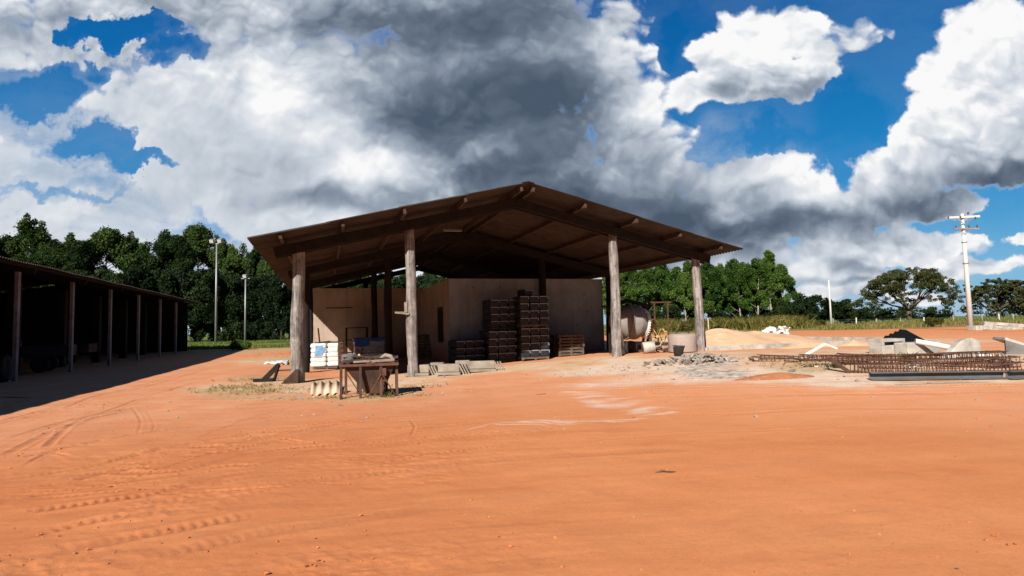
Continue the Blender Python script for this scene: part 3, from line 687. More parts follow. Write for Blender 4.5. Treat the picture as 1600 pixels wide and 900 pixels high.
def edge_glint_mesh(w, d, h):  # painted highlight: pale strips where sack edges reflect light, not stitching
    o = MB(); y = -d/2-.004
    o.box((0, y-.012, h*.36), (w*.9, .014, .034)); o.box((w*.43, y-.012, h*.16), (.028, .014, h*.28))
    me = bpy.data.meshes.new('edge_glint'); me.from_pydata(o.v, [], o.f); me.materials.append(M_glint); me.update(); return me
SW, SDp, SH = .445, .6, .325
SM = [sack_mesh(SW, SDp, SH, k) for k in range(4)]; EDGE_GLINT = edge_glint_mesh(SW, SDp, SH)
def sack(loc, rz, label, group, rot=None):
    o = bpy.data.objects.new('sack', random.choice(SM)); COL.objects.link(o); o.location = loc; o.rotation_euler = rot or (0, 0, rz)
    tag(o, label, 'sack', group)
    s = bpy.data.objects.new('edge_glint', EDGE_GLINT); COL.objects.link(s); s.parent = o
    return o
def load(base, rz, ncol, nrow, label, plabel, deep=2, top=0.):
    rot = Matrix.Rotation(rz, 3, 'Z'); pallet(base, rz, plabel)
    for r in range(nrow):
        for c in range(ncol):
            for d in range(deep):
                lx = (c-(ncol-1)/2)*.455; ly = (d-(deep-1)/2)*.6
                j = Vector((random.uniform(-.012, .012), random.uniform(-.02, .02), 0))
                sack(base+rot @ Vector((lx, ly, .14+SH*.5+r*(SH+.002)))+rot @ j, rz+random.uniform(-.02, .02), label, 'sacks stacked on '+plabel)
random.seed(5)
rz = YAW+.0
pR = P(848, 563.5)+UD*1.42; pL = P(787, 567)+UD*.75
load(pR, rz-.03, 3, 4, 'dark sack in the lower half of the tall stack of sacks', 'pallet at the bottom of the tall sack stack')
load(pR+Vector((0, 0, 1.455)), rz-.03, 3, 4, 'dark sack in the upper half of the tall stack of sacks', 'pallet halfway up the tall sack stack')
load(pL, rz+.03, 3, 4, 'dark sack in the lower load beside the tall stack', 'pallet under the load beside the tall sack stack')
load(pL+UD*.35+VD*.20+Vector((0, 0, 1.45)), rz+.06, 3, 4, 'dark sack in the set-back upper load beside the tall stack', 'pallet under the set-back upper load')
sack(pR+Vector((0, 0, 1.455+.14+4*.328+.14))-VD*.25, rz+.3, 'single dark sack lying flat on top of the tall stack', None)
pl3 = onground(-2.22, 26.9)
load(pl3, rz+.10, 3, 3, 'dark sack in the short half-hidden stack near the room corner', 'pallet under the short half-hidden sack stack')
# pallet pile right of the sacks
pp = P(898, 557)+UD*.9
for k in range(7):
    pallet(pp+Vector((0, 0, .145*k))+VD*random.uniform(-.03, .03), rz+random.uniform(-.03, .03), 'empty pallet in the neat pile between the tall sack stack and the wall end')
# leaning pallets by the second post
for k, (px, py, lb) in enumerate(((660, 560, 'empty pallet leaning on the side wall, closest to the timber post'), (682, 561, 'empty pallet leaning steeply beside the short sack stack'))):
    q = P(px, py)+UD*1.0
    c = pallet(q+Vector((0, 0, .72)), 0, lb); c.rotation_euler = Euler((0, R_(-76+6*k), YAW+.55))

# ------------------------------------------------------------------ yard in front, left part
def Z(v, dz=0.): return Vector((v.x, v.y, ghf(v.x, v.y)+dz))
# white sacks on a pallet
q = Z(P(512, 577)+UD*.6)
wl_ = empty('white_sack_load', q+Vector((0, 0, .14)), YAW-.05, 'sunlit stack of white plastic sacks with a blue print behind the front left post', 'sack stack')
pallet(q, YAW-.05, 'pallet carrying the white plastic sacks', 1.5)
random.seed(21)
for r in range(5):
    for c in range(2):
        o = MB(); hh = .225
        me = sack_mesh(.76, 1.1, hh, 40+r*2+c); me.materials.clear(); me.materials.append(M_wrap)
        so_ = bpy.data.objects.new('sack', me); COL.objects.link(so_); so_.parent = wl_; so_.location = ((c-.5)*.75+random.uniform(-.02, .02), random.uniform(-.02, .02), hh/2+r*.222)
o = MB()
o.box((-.36, -.572, .86), (.34, .012, .30)); o.box((-.42, -.572, .62), (.30, .012, .22)); o.box((-.2, -.574, .72), (.12, .012, .40), Matrix.Rotation(.5, 3, 'Y'))
o.build('print', M_print, wl_)
o = MB(); o.bar((-.45, -.3, 1.16), (.1, .2, 1.2), .1, .05); o.bar((.0, -.35, 1.15), (.72, -.1, 1.17), .3, .05); o.bar((-.6, .1, 1.15), (.3, .3, 1.16), .06, .06)
tag(o.build('plank_scraps', M_purl, None, loc=q+Vector((0, 0, .13)), rz=YAW), 'dark plank scraps lying on top of the white plastic sacks', 'planks')
# dark cupboard frame
q = Z(P(560, 566)+UD*1.6)
cb_ = empty('timber_rack', q, YAW, 'dark open timber rack behind the tarp-covered load', 'rack')
for x in (-.6, .6):
    for y in (-.3, .3):
        o = MB(); o.box((x, y, 1.0), (.1, .1, 2.0)); o.build('post', M_beam, cb_)
for z in (.5, 1.25, 1.97):
    o = MB(); o.box((0, 0, z), (1.32, .74, .05)); o.build('shelf', M_beam, cb_)
o = MB(); o.box((-.63, 0, 1.0), (.03, .7, 1.9)); o.build('side_panel', M_beam, cb_)
# tarp covered load
q = Z(P(580, 570)+UD*.9)
tb = empty('covered_load', q, YAW, 'stack of grey wrapped sacks under a dark blue tarp', 'covered stack')
o = MB(); random.seed(8)
nx = 24; o2 = []
def puffed(w, d, h, z0, seed, m, name, amp=.04):
    bm = bmesh.new(); bmesh.ops.create_cube(bm, size=1.); bmesh.ops.subdivide_edges(bm, edges=bm.edges[:], cuts=9, use_grid_fill=True)
    for q_ in bm.verts:
        x, y, z = q_.co
        q_.co = Vector((x*w, y*d, z*h+h/2+z0)); n = Vector((math.sin(9*x+seed)*math.cos(7*z+3*y), math.cos(8*y+seed+4*z), math.sin(11*x+5*y+seed)))*amp*.6
        q_.co += n+Vector((random.uniform(-1, 1), random.uniform(-1, 1), random.uniform(-1, 1)))*amp*.25
    me = bpy.data.meshes.new(name); bm.to_mesh(me); bm.free(); me.materials.append(m)
    for f in me.polygons: f.use_smooth = True
    ob = bpy.data.objects.new(name, me); COL.objects.link(ob); return ob
for k in range(4):
    p_ = puffed(1.62+.05*(k % 2), 1.2, .30, .1+.29*k, k*2.1, M_grwrap, 'sack_layer', .03); p_.parent = tb
p_ = puffed(1.74, 1.3, .16, 1.24, 5., M_blue, 'tarp', .05); p_.parent = tb
p_ = puffed(.7, .06, .34, 1.0, 2., M_blue, 'tarp_flap', .02); p_.parent = tb; p_.location = (-.45, -.66, 0)
# wire cage with rusty bars
q = Z(P(571, 585)+UD*.2)
cg = empty('wire_cage', q, YAW-.05, 'square wire mesh cage full of rusty reinforcing bars behind the hopper', 'cage')
o = MB()
for k in range(5):
    x = -.45+.9*k/4
    for y in (-.35, .35): o.tube([(x, y, .05), (x, y, .95)], .011, 5)
for k in range(6):
    z = .1+.85*k/5
    o.tube([(-.45, -.35, z), (.45, -.35, z), (.45, .35, z), (-.45, .35, z), (-.45, -.35, z)], .008, 5)
o.build('mesh_panels', M_galv, cg)
random.seed(3)
o = MB()
for k in range(46):
    a = Vector((random.uniform(-.42, .42), random.uniform(-.3, .3), random.uniform(.08, .9))); d = Vector((random.uniform(-.5, .5), random.uniform(-.2, .2), random.uniform(-.25, .25)))
    o.tube([a-d*.6, a+d*.1+Vector((0, 0, .05)), a+d*.6], .009, 5)
for k in range(5):
    x = random.uniform(-.4, -.1); o.tube([(x, -.2, .1), (x+random.uniform(-.1, .25), -.1, 1.1)], .011, 5)
o.build('rebar_scrap', M_rust, cg)
# steel hopper on legs
q = Z(P(578, 619))
hp = empty('steel_hopper', q, YAW-.10, 'rusty steel hopper tapering down inside a frame on legs in front of the shed', 'hopper')
hw, hd, zt = .64, .46, .78
for k, (x, y) in enumerate(((-hw, -hd), (-.2, -hd), (.27, -hd), (hw, -hd+.12), (-hw+.05, hd), (-.3, hd), (.4, hd), (hw, hd))):
    o = MB(); o.bar((x, y, -.08), (x*.99, y*.97, zt), .06, .06, (0, 1, 0)); o.build('leg', M_rustd, hp)
o = MB()
for s in (-1, 1): o.bar((-hw-.04, s*hd, zt), (hw+.04, s*hd, zt), .07, .06); o.bar((s*hw, -hd, zt+.002), (s*hw, hd, zt+.002), .07, .055)
o.build('top_frame', M_rust, hp)
T = [(-.58, -.40, .75), (.59, -.40, .75), (.59, .40, .75), (-.58, .40, .75)]; Bm = [(-.08, -.18, .08), (.30, -.18, .08), (.30, .18, .08), (-.08, .18, .08)]
o = MB(); V = T+Bm+[(x*.97, y*.97, z) for x, y, z in T]+[(x*.97+.003, y*.94, z) for x, y, z in Bm]
o.add(V, [(0,1,5,4),(1,2,6,5),(2,3,7,6),(3,0,4,7),(8,12,13,9),(9,13,14,10),(10,14,15,11),(11,15,12,8),(0,8,9,1),(1,9,10,2),(2,10,11,3),(3,11,8,0),(4,5,13,12),(5,6,14,13),(6,7,15,14),(7,4,12,15)])
o.build('funnel', M_rustd, hp)
for a_, b_ in (((-.05, -hd-.035, .02), (.27, -hd-.05, .55)), ((.30, -hd-.035, .55), (.6, -.40, .03)), ((-.6, hd-.05, .6), (-.3, hd-.05, .1))):
    o = MB(); o.bar(a_, b_, .022, .022); o.build('brace', M_rust, hp)
o = MB(); o.box((.31, -.44, .60), (.16, .05, .18)); o.box((.31, -.45, .40), (.2, .05, .05)); o.build('gate_latch', M_rust, hp)
bs_ = q+Vector((0, 0, zt+.03)); Rz = Matrix.Rotation(YAW-.1, 3, 'Z')
def HP(x, y, z): return bs_+Rz @ Vector((x, y, z))
random.seed(17)
for k, (a, b_, w_, h_, m_, lb) in enumerate((((-.6, -.3, .06), (.15, -.1, .09), .14, .05, M_purl, 'long dark board lying across the hopper top'),
        ((-.1, .15, .07), (.68, .1, .11), .12, .06, M_rustd, 'rusty plate strip lying across the hopper top'),
        ((.0, -.42, .05), (.58, -.36, .07), .1, .05, M_bleach, 'bleached board along the front edge of the hopper'),
        ((-.36, -.44, .05), (.02, -.42, .06), .18, .04, M_bleach, 'short wide board on the front left of the hopper frame'))):
    o = MB(); o.bar(Vector(a), Vector(b_), w_, h_); tag(o.build('board', m_, None, loc=bs_, rz=YAW-.1), lb, 'board')
o = MB(); o.tube([(.24, -.1, .09), (.38, -.15, .17), (.50, -.22, .14), (.58, -.3, .05)], [.035, .05, .05, .03], 8)
tag(o.build('bent_pipe', M_bleach, None, loc=bs_, rz=YAW-.1), 'bent pale pipe curving over the top right corner of the hopper', 'pipe')
o = MB(); o.lathe([(.02, 0), (.15, 0), (.17, .03), (.17, .18), (.15, .21), (.05, .22)], (0, 0, 0), (0, 0, 1), 20); o.lathe([(.177, .06), (.177, .08)], n=20, caps=False)
tag(o.build('drum', M_concd, None, loc=HP(-.50, .12, .002)), 'dark round drum standing on the left end of the hopper', 'drum')
o = MB(); o.lathe([(.02, 0), (.06, .02), (.07, .10), (.02, .2)], n=10); tag(o.build('sand_bag', M_tile, None, loc=HP(-.26, .3, 0)), 'small cream bag slumped on the hopper beside the dark drum', 'bag')
o = MB(); random.seed(19)
for k in range(16):
    a_ = random.uniform(-.5, .5); p_ = Vector((random.uniform(-.35, .45), random.uniform(-.25, .3), random.uniform(.09, .16))); d_ = Vector((math.cos(a_), math.sin(a_), random.uniform(-.08, .12)))*random.uniform(.15, .42)
    o.tube([p_-d_, p_+Vector((0, 0, .03)), p_+d_], random.uniform(.008, .02), 5)
tag(o.build('stick_bundle', M_purl, None, loc=bs_, rz=YAW-.1), 'loose bundle of dark sticks heaped over the hopper top', 'sticks')
# roof sheet offcuts in the sun
def corr_sheet(w, l, wl, amp, th=.012, name='corrugated_sheet', m=None, nper=8):
    n = int(w/wl*nper); V = []; F = []
    for t in (0, 1):
        for y in (-l/2, l/2):
            for k in range(n+1):
                x = -w/2+w*k/n; V.append((x, y, amp*math.sin(2*math.pi*x/wl)+t*th))
    m_ = n+1
    for k in range(n): F += [(k, k+1, m_+k+1, m_+k), (2*m_+k, 3*m_+k, 3*m_+k+1, 2*m_+k+1), (k, 2*m_+k, 2*m_+k+1, k+1), (m_+k, m_+k+1, 3*m_+k+1, 3*m_+k)]
    F += [(0, m_, 3*m_, 2*m_), (n, 2*m_+n, 3*m_+n, m_+n)]
    me = np_mesh(name, np.array(V), np.array(F), m, True); ob = bpy.data.objects.new(name, me); COL.objects.link(ob); return ob
q = P(512, 617)
for k, (dx, dy, dz, tilt, rr, lb) in enumerate(((-.03, 0, .16, .42, .12, 'upper pale corrugated roof sheet offcut lying tilted beside the hopper legs'), (.02, .02, .07, .34, .05, 'lower pale corrugated roof sheet offcut under another beside the hopper'))):
    c = corr_sheet(.74, .62, .185, .036, .018, 'roof_sheet_offcut', M_tile); c.location = (q.x+dx, q.y+dy, ghf(q.x, q.y)+dz); c.rotation_euler = Euler((tilt, 0, YAW-.15+rr), 'XYZ'); tag(c, lb, 'roof sheet')
# steel angle pieces by the first post
q = P(414, 596)
o = MB(); o.box((-.05, 0, .05), (.62, .16, .09), Matrix.Rotation(.1, 3, 'Z')); o.bar((-.05, .05, .05), (.36, .28, .52), .16, .06, (0, 1, 0)); o.bar((.36, .28, .52), (.28, .05, .02), .14, .05, (1, 0, 0))
tag(o.build('timber_wedge', M_beam, None, loc=q, rz=YAW*.3), 'dark V-shaped timber wedge lying on the straw left of the front post', 'timber')
o = MB(); o.prism([(-.24, 0, .0), (.26, 0, .0), (.26, 0, .42), (.18, 0, .42)], (0, 0, 0), (0, .14, 0)); tag(o.build('wooden_brace', M_purl, None, loc=P(452, 599), rz=YAW), 'triangular wooden brace set against the foot of the front left post', 'brace')
q = P(432, 569)
for k, (dx, dy, sx, m_, lb) in enumerate(((-.1, 0, .9, M_white, 'white sheet lying crumpled on the ground left of the front post'), (.1, .2, .8, M_grwrap, 'grey plastic sheet crumpled over the white sheet by the front post'), (.55, .45, .5, M_pink, 'pinkish rag heap behind the front left post'))):
    p_ = puffed(sx, .5, .10+.08*(k > 0), 0, k*1.7, m_, 'crumpled_sheet', .07); p_.location = Z(q+Vector((dx, dy, 0)), -.02); p_.rotation_euler.z = .2*k; tag(p_, lb, 'sheet')
for k, (px, py, h_, ln, lb) in enumerate(((484, 565, 2.6, .18, 'tall thin pole leaning behind the front left post'), (490, 566, 2.0, .3, 'short thin pole leaning beside a taller one behind the front left post'))):
    q = P(px, py); o = MB(); o.tube([(0, 0, 0), (-ln, .15, h_)], [.05, .04], 8); tag(o.build('leaning_pole', M_purl if k else M_dark, None, loc=q), lb, 'pole')
q = P(455, 592); 
o = MB(); o.tube([(-1.1, .6, .04), (.6, .9, .05)], .025, 6); tag(o.build('thin_stick', M_dark, None, loc=Z(P(440, 582))), 'thin dark stick lying on the sand behind the front left post', 'stick')
# bleached timber sleepers with splayed end slats
beams = ((655, 586, .75, 'bleached timber block with splayed end slats, hard against the timber post'), (680, 582, .62, 'short bleached timber block second from the timber post'), (702, 585, .72, 'bleached timber block with splayed slats in the middle of the row'), (723, 578.5, .5, 'small bleached timber block at the back of the row'), (748, 580, 1.1, 'longest bleached timber block with splayed slats at the open end of the row'))
for k, (px, py, ln, lb) in enumerate(beams):
    q = Z(P(px, py)); t = empty('timber_block', q, YAW-.45+.05*k, lb, 'timber', 'bleached timber blocks beside the post')
    o = MB(); o.box((0, 0, .22), (ln, .26, .26)); o.build('beam', M_bleach, t, bevel=.015)
    if k in (0, 2, 4):
        for j in range(3):
            o = MB(); o.box((ln/2+.08+.09*j, -.02, .15), (.045, .30, .36), Matrix.Rotation(-.45, 3, 'Y')); o.build('slat', M_bleach, t)
    o = MB(); o.box((0, -.08, .045), (ln+.1, .5, .08)); o.build('base_board', M_bleach, t)

# ------------------------------------------------------------------ concrete mixer
q = Z(P(1000, 553)+UD*3.6+VD*1.85); mx = empty('concrete_mixer', q, YAW-.12, 'large concrete mixer with crusted drum and ochre spoked wheel between the two right posts', 'concrete mixer')
ax = Vector((.98, 0, -.12)); c0 = Vector((-.05, 0, 1.42))
o = MB(); o.lathe([(.30, -1.05), (.33, -1.0), (.72, -.42), (.78, -.30), (.80, .12), (.76, .24), (.42, .62), (.14, .68)], c0, ax, 36, True, True); dr = o.build('drum', M_drum, mx)
o = MB(); o.lathe([(.81, -.34), (.85, -.32), (.85, -.24), (.81, -.22)], c0, ax, 36, False, False); o.build('band', M_drum, dr)
o = MB(); o.lathe([(.56, .50), (.64, .50), (.64, .60), (.56, .60), (.56, .50)], c0, ax, 36, False, False)
for k in range(36):
    a = 2*math.pi*k/36; o.box(c0+ax*.55+Vector((0, math.cos(a)*.655, math.sin(a)*.655)), (.09, .05, .05), Matrix.Rotation(a, 3, 'X'))
o.build('ring_gear', M_white, dr)
for x in (-.75, .62):
    o = MB(); o.bar((x, -.7, -.05), (x, -.15, 1.15), .09, .09, (1, 0, 0)); o.bar((x, .7, -.05), (x, .15, 1.15), .09, .09, (1, 0, 0)); o.bar((x, -.5, .4), (x, .5, .4), .07, .07); o.build('stand', M_rustd, mx)
o = MB(); o.bar((-1.0, -.62, .12), (1.1, -.62, .12), .09, .1); o.bar((-1.0, .62, .12), (1.1, .62, .12), .09, .1); o.build('base_frame', M_rustd, mx)
hc = Vector((1.02, -.25, .74))
o = MB(); rn = [hc+Vector((.06*math.sin(a), math.cos(a)*.34*.8, math.sin(a)*.48)) for a in np.linspace(0, 2*math.pi, 29)]
rn = [hc+Vector((math.cos(a)*.36, -.12*math.cos(a), math.sin(a)*.46)) for a in np.linspace(0, 2*math.pi, 29)]; o.tube(rn, .028, 6, False)
for a in np.linspace(0, 2*math.pi, 7)[:-1]: o.tube([hc, hc+Vector((math.cos(a)*.36, -.12*math.cos(a), math.sin(a)*.46))], .022, 6)
o.tube([hc-Vector((.1, .2, 0)), hc+Vector((.04, .1, 0))], .06, 10); o.build('hand_wheel', M_yel, mx)
o = MB(); o.box((.98, .1, 1.12), (.26, .3, .42)); o.box((1.05, .1, 1.40), (.1, .18, .18)); o.build('gearbox', M_yel, mx, bevel=.02)
o = MB()
for s in (-.5, .35): 
    o.tube([(.8, s, .16), (1.0, s, .3), (1.35, s-.05, .95), (1.5, s-.05, .55), (1.62, s, .1)], .03, 6)
o.tube([(1.35, -.55, .95), (1.35, .3, .95)], .03, 6); o.build('skip_frame', M_yel, mx)
o = MB(); o.add([(1.05, -.5, .42), (1.6, -.5, .42), (1.6, .3, .42), (1.05, .3, .42), (1.15, -.35, .12), (1.5, -.35, .12), (1.5, .2, .12), (1.15, .2, .12)], [(0,1,5,4),(1,2,6,5),(2,3,7,6),(3,0,4,7),(4,5,6,7)]); o.build('skip_bucket', M_rustd, mx)
o = MB(); o.box((-.5, .3, 2.18), (1.7, .5, .06)); o.tube([(-1.2, .1, 2.0), (-.2, .3, 2.45), (.9, .3, 2.15)], .09, 8); o.bar((-1.0, .55, 0), (-1.0, .5, 2.3), .09, .09, (1, 0, 0)); o.bar((.95, .6, 0), (.95, .5, 2.2), .07, .07, (1, 0, 0)); o.build('hoist_frame', M_dark, mx)
for y in (-.85, .85):
    wheel(mx, (-.55, y, .3), .3, .14, name='wheel')
q = Z(P(1015, 552)); mt = empty('electric_motor', q, -.3, 'pale finned electric motor lying in front of the concrete mixer wheel', 'motor')
o = MB(); o.lathe([(.2, -.26), (.23, -.24), (.23, .18), (.2, .2), (.05, .22)], (0, 0, .23), (1, .3, .1), 22); o.build('casing', M_conc, mt)
o = MB(); o.lathe([(.1, -.30), (.14, -.28), (.14, -.25)], (0, 0, .23), (1, .3, .1), 14); o.build('fan_cover', M_rust, mt)
o = MB()
random.seed(12)
for k in range(12):
    a = random.uniform(0, 6.3); p_ = Vector((random.uniform(-.4, .5), random.uniform(-.15, .2), random.uniform(.05, .2))); o.bar(p_-Vector((math.cos(a)*.22, math.sin(a)*.1, .03)), p_+Vector((math.cos(a)*.22, math.sin(a)*.1, .05)), .06, .05)
tag(o.build('scrap_iron', M_rust, None, loc=Z(P(1028, 551))), 'little tangle of rusty machine scrap beside the electric motor', 'scrap')
# rusty iron stand behind the mixer
q = Z(P(1045, 537)+UD*2.2+VD*1.1); fr = empty('iron_stand', q, YAW, 'rusty thin iron stand rising behind the concrete mixer', 'stand')
for x in (-.55, .35): 
    o = MB(); o.bar((x, 0, -.1), (x, 0, 2.35), .07, .07, (0, 1, 0)); o.build('leg', M_rust, fr)
o = MB(); o.bar((-.75, 0, 2.36), (.6, 0, 2.36), .1, .08); o.build('cross_bar', M_rust, fr)
# pink covered drum, bucket
q = Z(P(1086, 551)+UD*.8)
o = MB(); o.lathe([(.02, 0), (.54, 0), (.56, .05), (.53, .36), (.55, .56), (.52, .66), (.35, .71), (.05, .72)], n=30); dm = o.build('plastic_vat', M_pink, None, loc=q); tag(dm, 'wide pink vat standing beside the right corner post', 'vat')
o = MB(); o.tube([(-.3+.6*t, -.1, .69+.2*math.sin(math.pi*t)) for t in np.linspace(0, 1, 9)], .018, 6); o.build('handle', M_dark, dm)
q = Z(P(1060, 556))
o = MB(); o.lathe([(.15, 0), (.20, .33), (.215, .34), (.215, .37), (.19, .37), (.14, .03), (.01, .03)], n=24); bk = o.build('bucket', M_bucket, None, loc=q); bk.rotation_euler = (0, R_(4), 0); tag(bk, 'black plastic bucket between the pink vat and the rubble heap', 'bucket')
o = MB(); o.tube([(-.21*math.cos(a), -.05, .35-.10*math.sin(a)) for a in np.linspace(0, math.pi, 9)], .012, 5); o.build('handle', M_galv, bk)
# rubble
random.seed(31); RB = []
for k in range(5):
    bm = bmesh.new(); s_ = (random.uniform(.8, 1.4), random.uniform(.5, .9), random.uniform(.25, .5))
    for _ in range(11):
        n_ = Vector((random.gauss(0, 1), random.gauss(0, 1), random.gauss(0, 1))).normalized()*.5; bm.verts.new((n_.x*s_[0], n_.y*s_[1], n_.z*s_[2]))
    hl = bmesh.ops.convex_hull(bm, input=bm.verts[:]); bmesh.ops.delete(bm, geom=[e for e in hl['geom_interior'] if isinstance(e, bmesh.types.BMVert)], context='VERTS')
    me = bpy.data.meshes.new('rubble_piece'); bm.to_mesh(me); bm.free(); me.materials.append(M_rub); RB.append(me)
cr = P(1088, 566)
for k in range(110):
    t = random.gauss(0, .55); s_ = random.gauss(0, .30); 
    x, y = cr.x+t*1.05, cr.y+s_; hh = max(0, .22*math.exp(-(t/.8)**2-(s_/.5)**2))*random.uniform(.3, 1)
    o = bpy.data.objects.new('rubble_piece', RB[k % 5]); COL.objects.link(o); o.location = (x, y, ghf(x, y)+.04+hh); sc = random.uniform(.13, .42); o.scale = (sc,)*3
    o.rotation_euler = (random.uniform(-.7, .7), random.uniform(-.7, .7), random.uniform(0, 6.3)); tag(o, 'lump of broken grey concrete in the heap at the foot of the right corner post', 'rubble', 'broken concrete in the rubble heap')
# ------------------------------------------------------------------ basin, sand
zt = .62
A0 = PY(1106, 543, 23.0); A0 = Vector((A0.x, A0.y, 0))
def K(u, v, z=0.): return A0+UD*u+VD*v+Vector((0, 0, z))
bas = empty('concrete_basin', A0, YAW, 'low concrete block basin half filled with building sand', 'basin')
def wl2(name, a, b_, z1, th=.16):
    o = MB(); n = max(2, int((Vector(b_)-Vector(a)).length/.6)); rr = random.Random(len(name)+int(a[0]*10))
    for k in range(n):
        p = Vector(a).lerp(Vector(b_), k/n); r = Vector(a).lerp(Vector(b_), (k+1)/n); d = ((r-p)*.004).to_3d()
        o.bar(Vector((p.x, p.y, (z1-.4)/2))+d, Vector((r.x, r.y, (z1-.4)/2))-d, th+rr.uniform(-.012, .012), z1+.4+rr.uniform(-.02, .015))
    return o.build(name, M_conc, bas, bevel=.012)
wl2('front_wall', (0, 0), (7.4, 0), zt); wl2('rear_wall', (4.2, 11.5), (11.5, 11.5), zt+.05); wl2('right_wall', (11.5, .1), (11.5, 11.4), zt); wl2('left_wall', (0, .1), (0, 7), zt-.05)
o = MB(); o.bar((6.5, 7.6, zt-.02), (9.6, 7.6, zt-.02), .2, .3); o.bar((9.9, 7.8, zt+.02), (11.2, 7.8, zt), .24, .34); o.build('cross_wall', M_concd, bas)
def heap(name, c, rx, ry, h, m, label, cat, seed=0, rot=0., sharp=1.5, base=None, n=60):
    V = []; F = []; k, s_ = math.cos(rot), math.sin(rot)
    for i in range(n+1):
        for j in range(n+1):
            a, b_ = -1+2*i/n, -1+2*j/n; r = math.sqrt(a*a+b_*b_)
            x = c.x+(a*rx*k-b_*ry*s_); y = c.y+(a*rx*s_+b_*ry*k)
            r2 = r+.16*float(fbm(np.float64(a*1.6+seed), np.float64(b_*1.6), 4))
            z = h*max(0, 1-r2)**sharp*(1+.12*float(fbm(np.float64(a*5+seed), np.float64(b_*5), 3))); gz = ghf(x, y) if base is None else base
            V.append((x, y, gz+z-.03-(.3 if r > .98 else 0)))
    F = [(i*(n+1)+j, (i+1)*(n+1)+j, (i+1)*(n+1)+j+1, i*(n+1)+j+1) for i in range(n) for j in range(n)]
    b_ = MB(); b_.add(V, F, True); o = b_.build(name, m, None, origin=(c.x, c.y, ghf(c.x, c.y))); return tag(o, label, cat)
heap('sand_pile', K(3.0, 2.9), 3.4, 2.6, .98, M_sand, 'broad pale pile of building sand filling the concrete basin', 'sand', 2, YAW, 1.15)
heap('sand_spill', K(4.6, 6.2), 3.8, 3.6, .66, M_sand, 'sand spread over the back of the concrete basin', 'sand', 5, YAW, .8)
heap('sand_drift', K(-.55, 4.6), 1.9, .55, .24, M_sand, 'low drift of pale sand spilled along the front of the basin wall', 'sand', 9, YAW, .9)
heap('sand_drift', K(-.5, 7.0), .9, .5, .26, M_sand, 'small cone of sand against the wall by the slotted block', 'sand', 12, YAW, 1.)
c = P(1212, 591); heap('soil_mound', c, 1.15, .32, .17, M_soil, 'low mound of brown soil on the pale ground in front of the basin', 'soil', 4, .05, .8)
c = P(1180, 500); heap('earth_bank', Vector((c.x, 52, 0)), 7, 3.0, 1.1, M_soil, 'low orange earth bank in front of the weeds behind the sand pile', 'soil', 6, .1, .7)
# stake, tarp scrap
o = MB(); o.tube([(0, 0, -.1), (.01, 0, .55), (0, .01, 1.12)], [.035, .03, .028], 7); tag(o.build('wooden_stake', M_wood, None, loc=Z(P(1133, 536)+Vector((0, 2.5, 0)))+Vector((0, 0, .25))), 'pale wooden stake standing upright in front of the sand pile', 'stake')
p_ = puffed(1.1, .6, .22, 0, 3.3, M_white, 'white_tarp', .30); w = PY(1214, 517, 36); p_.location = w-Vector((0, 0, .15)); tag(p_, 'crumpled white tarp lying at the top of the sand pile', 'tarp')
# angled white board
o = MB(); o.bar((-.78, 0, .03), (.22, .35, .42), .12, .035); o.bar((.22, .35, .42), (.46, .1, .27), .12, .035)
tag(o.build('bent_white_board', M_white, None, loc=Z(P(1290, 560)), rz=0.05), 'bent pale board sticking up from the ground in front of the basin wall', 'board')
# slotted concrete blocks, slab, pipe
q = Z(P(1400, 551)+UD*.3); blk = empty('slotted_trough', q, YAW, 'whitish concrete trough with a dark slot beside the basin wall', 'trough')
o = MB(); o.box((0, 0, .40), (1.0, .5, .10)); o.box((0, 0, .05), (1.0, .5, .38)); o.box((-.45, 0, .295), (.1, .5, .11)); o.box((.45, 0, .295), (.1, .5, .11)); o.box((0, .2, .295), (.8, .1, .11)); o.build('body', M_conc, blk, bevel=.01)
q = Z(P(1450, 557)+UD*.3); o = MB(); o.box((0, 0, .16), (1.35, .45, .50)); tag(o.build('concrete_block', M_conc, None, loc=q, rz=YAW, bevel=.03), 'long weathered concrete block between the slotted trough and the curved slab', 'block')
q = Z(P(1500, 561)); o = MB(); ol = []
for t in np.linspace(0, 1, 13): ol.append(Vector((-.78+1.56*t, 0, .02+.55*(math.sin(min(t*1.25, 1)*math.pi/2)**1.3)*(1-max(0, t-.85)*1.2))))
o.prism([Vector((.78, 0, -.1)), Vector((-.78, 0, -.1))]+ol, (0, -.12, 0), (0, .1, 0)); cs = o.build('curved_slab', M_conc, None, loc=q, rz=YAW, bevel=.02); cs.rotation_euler.x = -.18; tag(cs, 'broken concrete slab with a rounded top edge standing near the black sheets', 'slab')
bq = P(1450, 557); a = PY(1430, 533, bq.y-.05); b_ = PY(1500, 546, bq.y-.45); c_ = PY(1562, 562, bq.y-1.2)
o = MB(); dd = (b_-a).normalized(); o.tube([Vector((0, 0, 0)), b_-a, c_-a], .075, 14, False); o.tube([Vector((0, 0, 0)), b_-a, c_-a], .06, 14, False); pv = o.build('white_pipe', M_white, None, loc=a); tag(pv, 'long white plastic pipe resting across the blocks below the black sheets', 'pipe')
o = MB(); o.lathe([(.062, 0), (.062, .012)], (0, 0, 0), dd, 14); o.build('bore_shade_disc', M_black, pv)  # black disc across the pipe mouth, painting the shade inside it
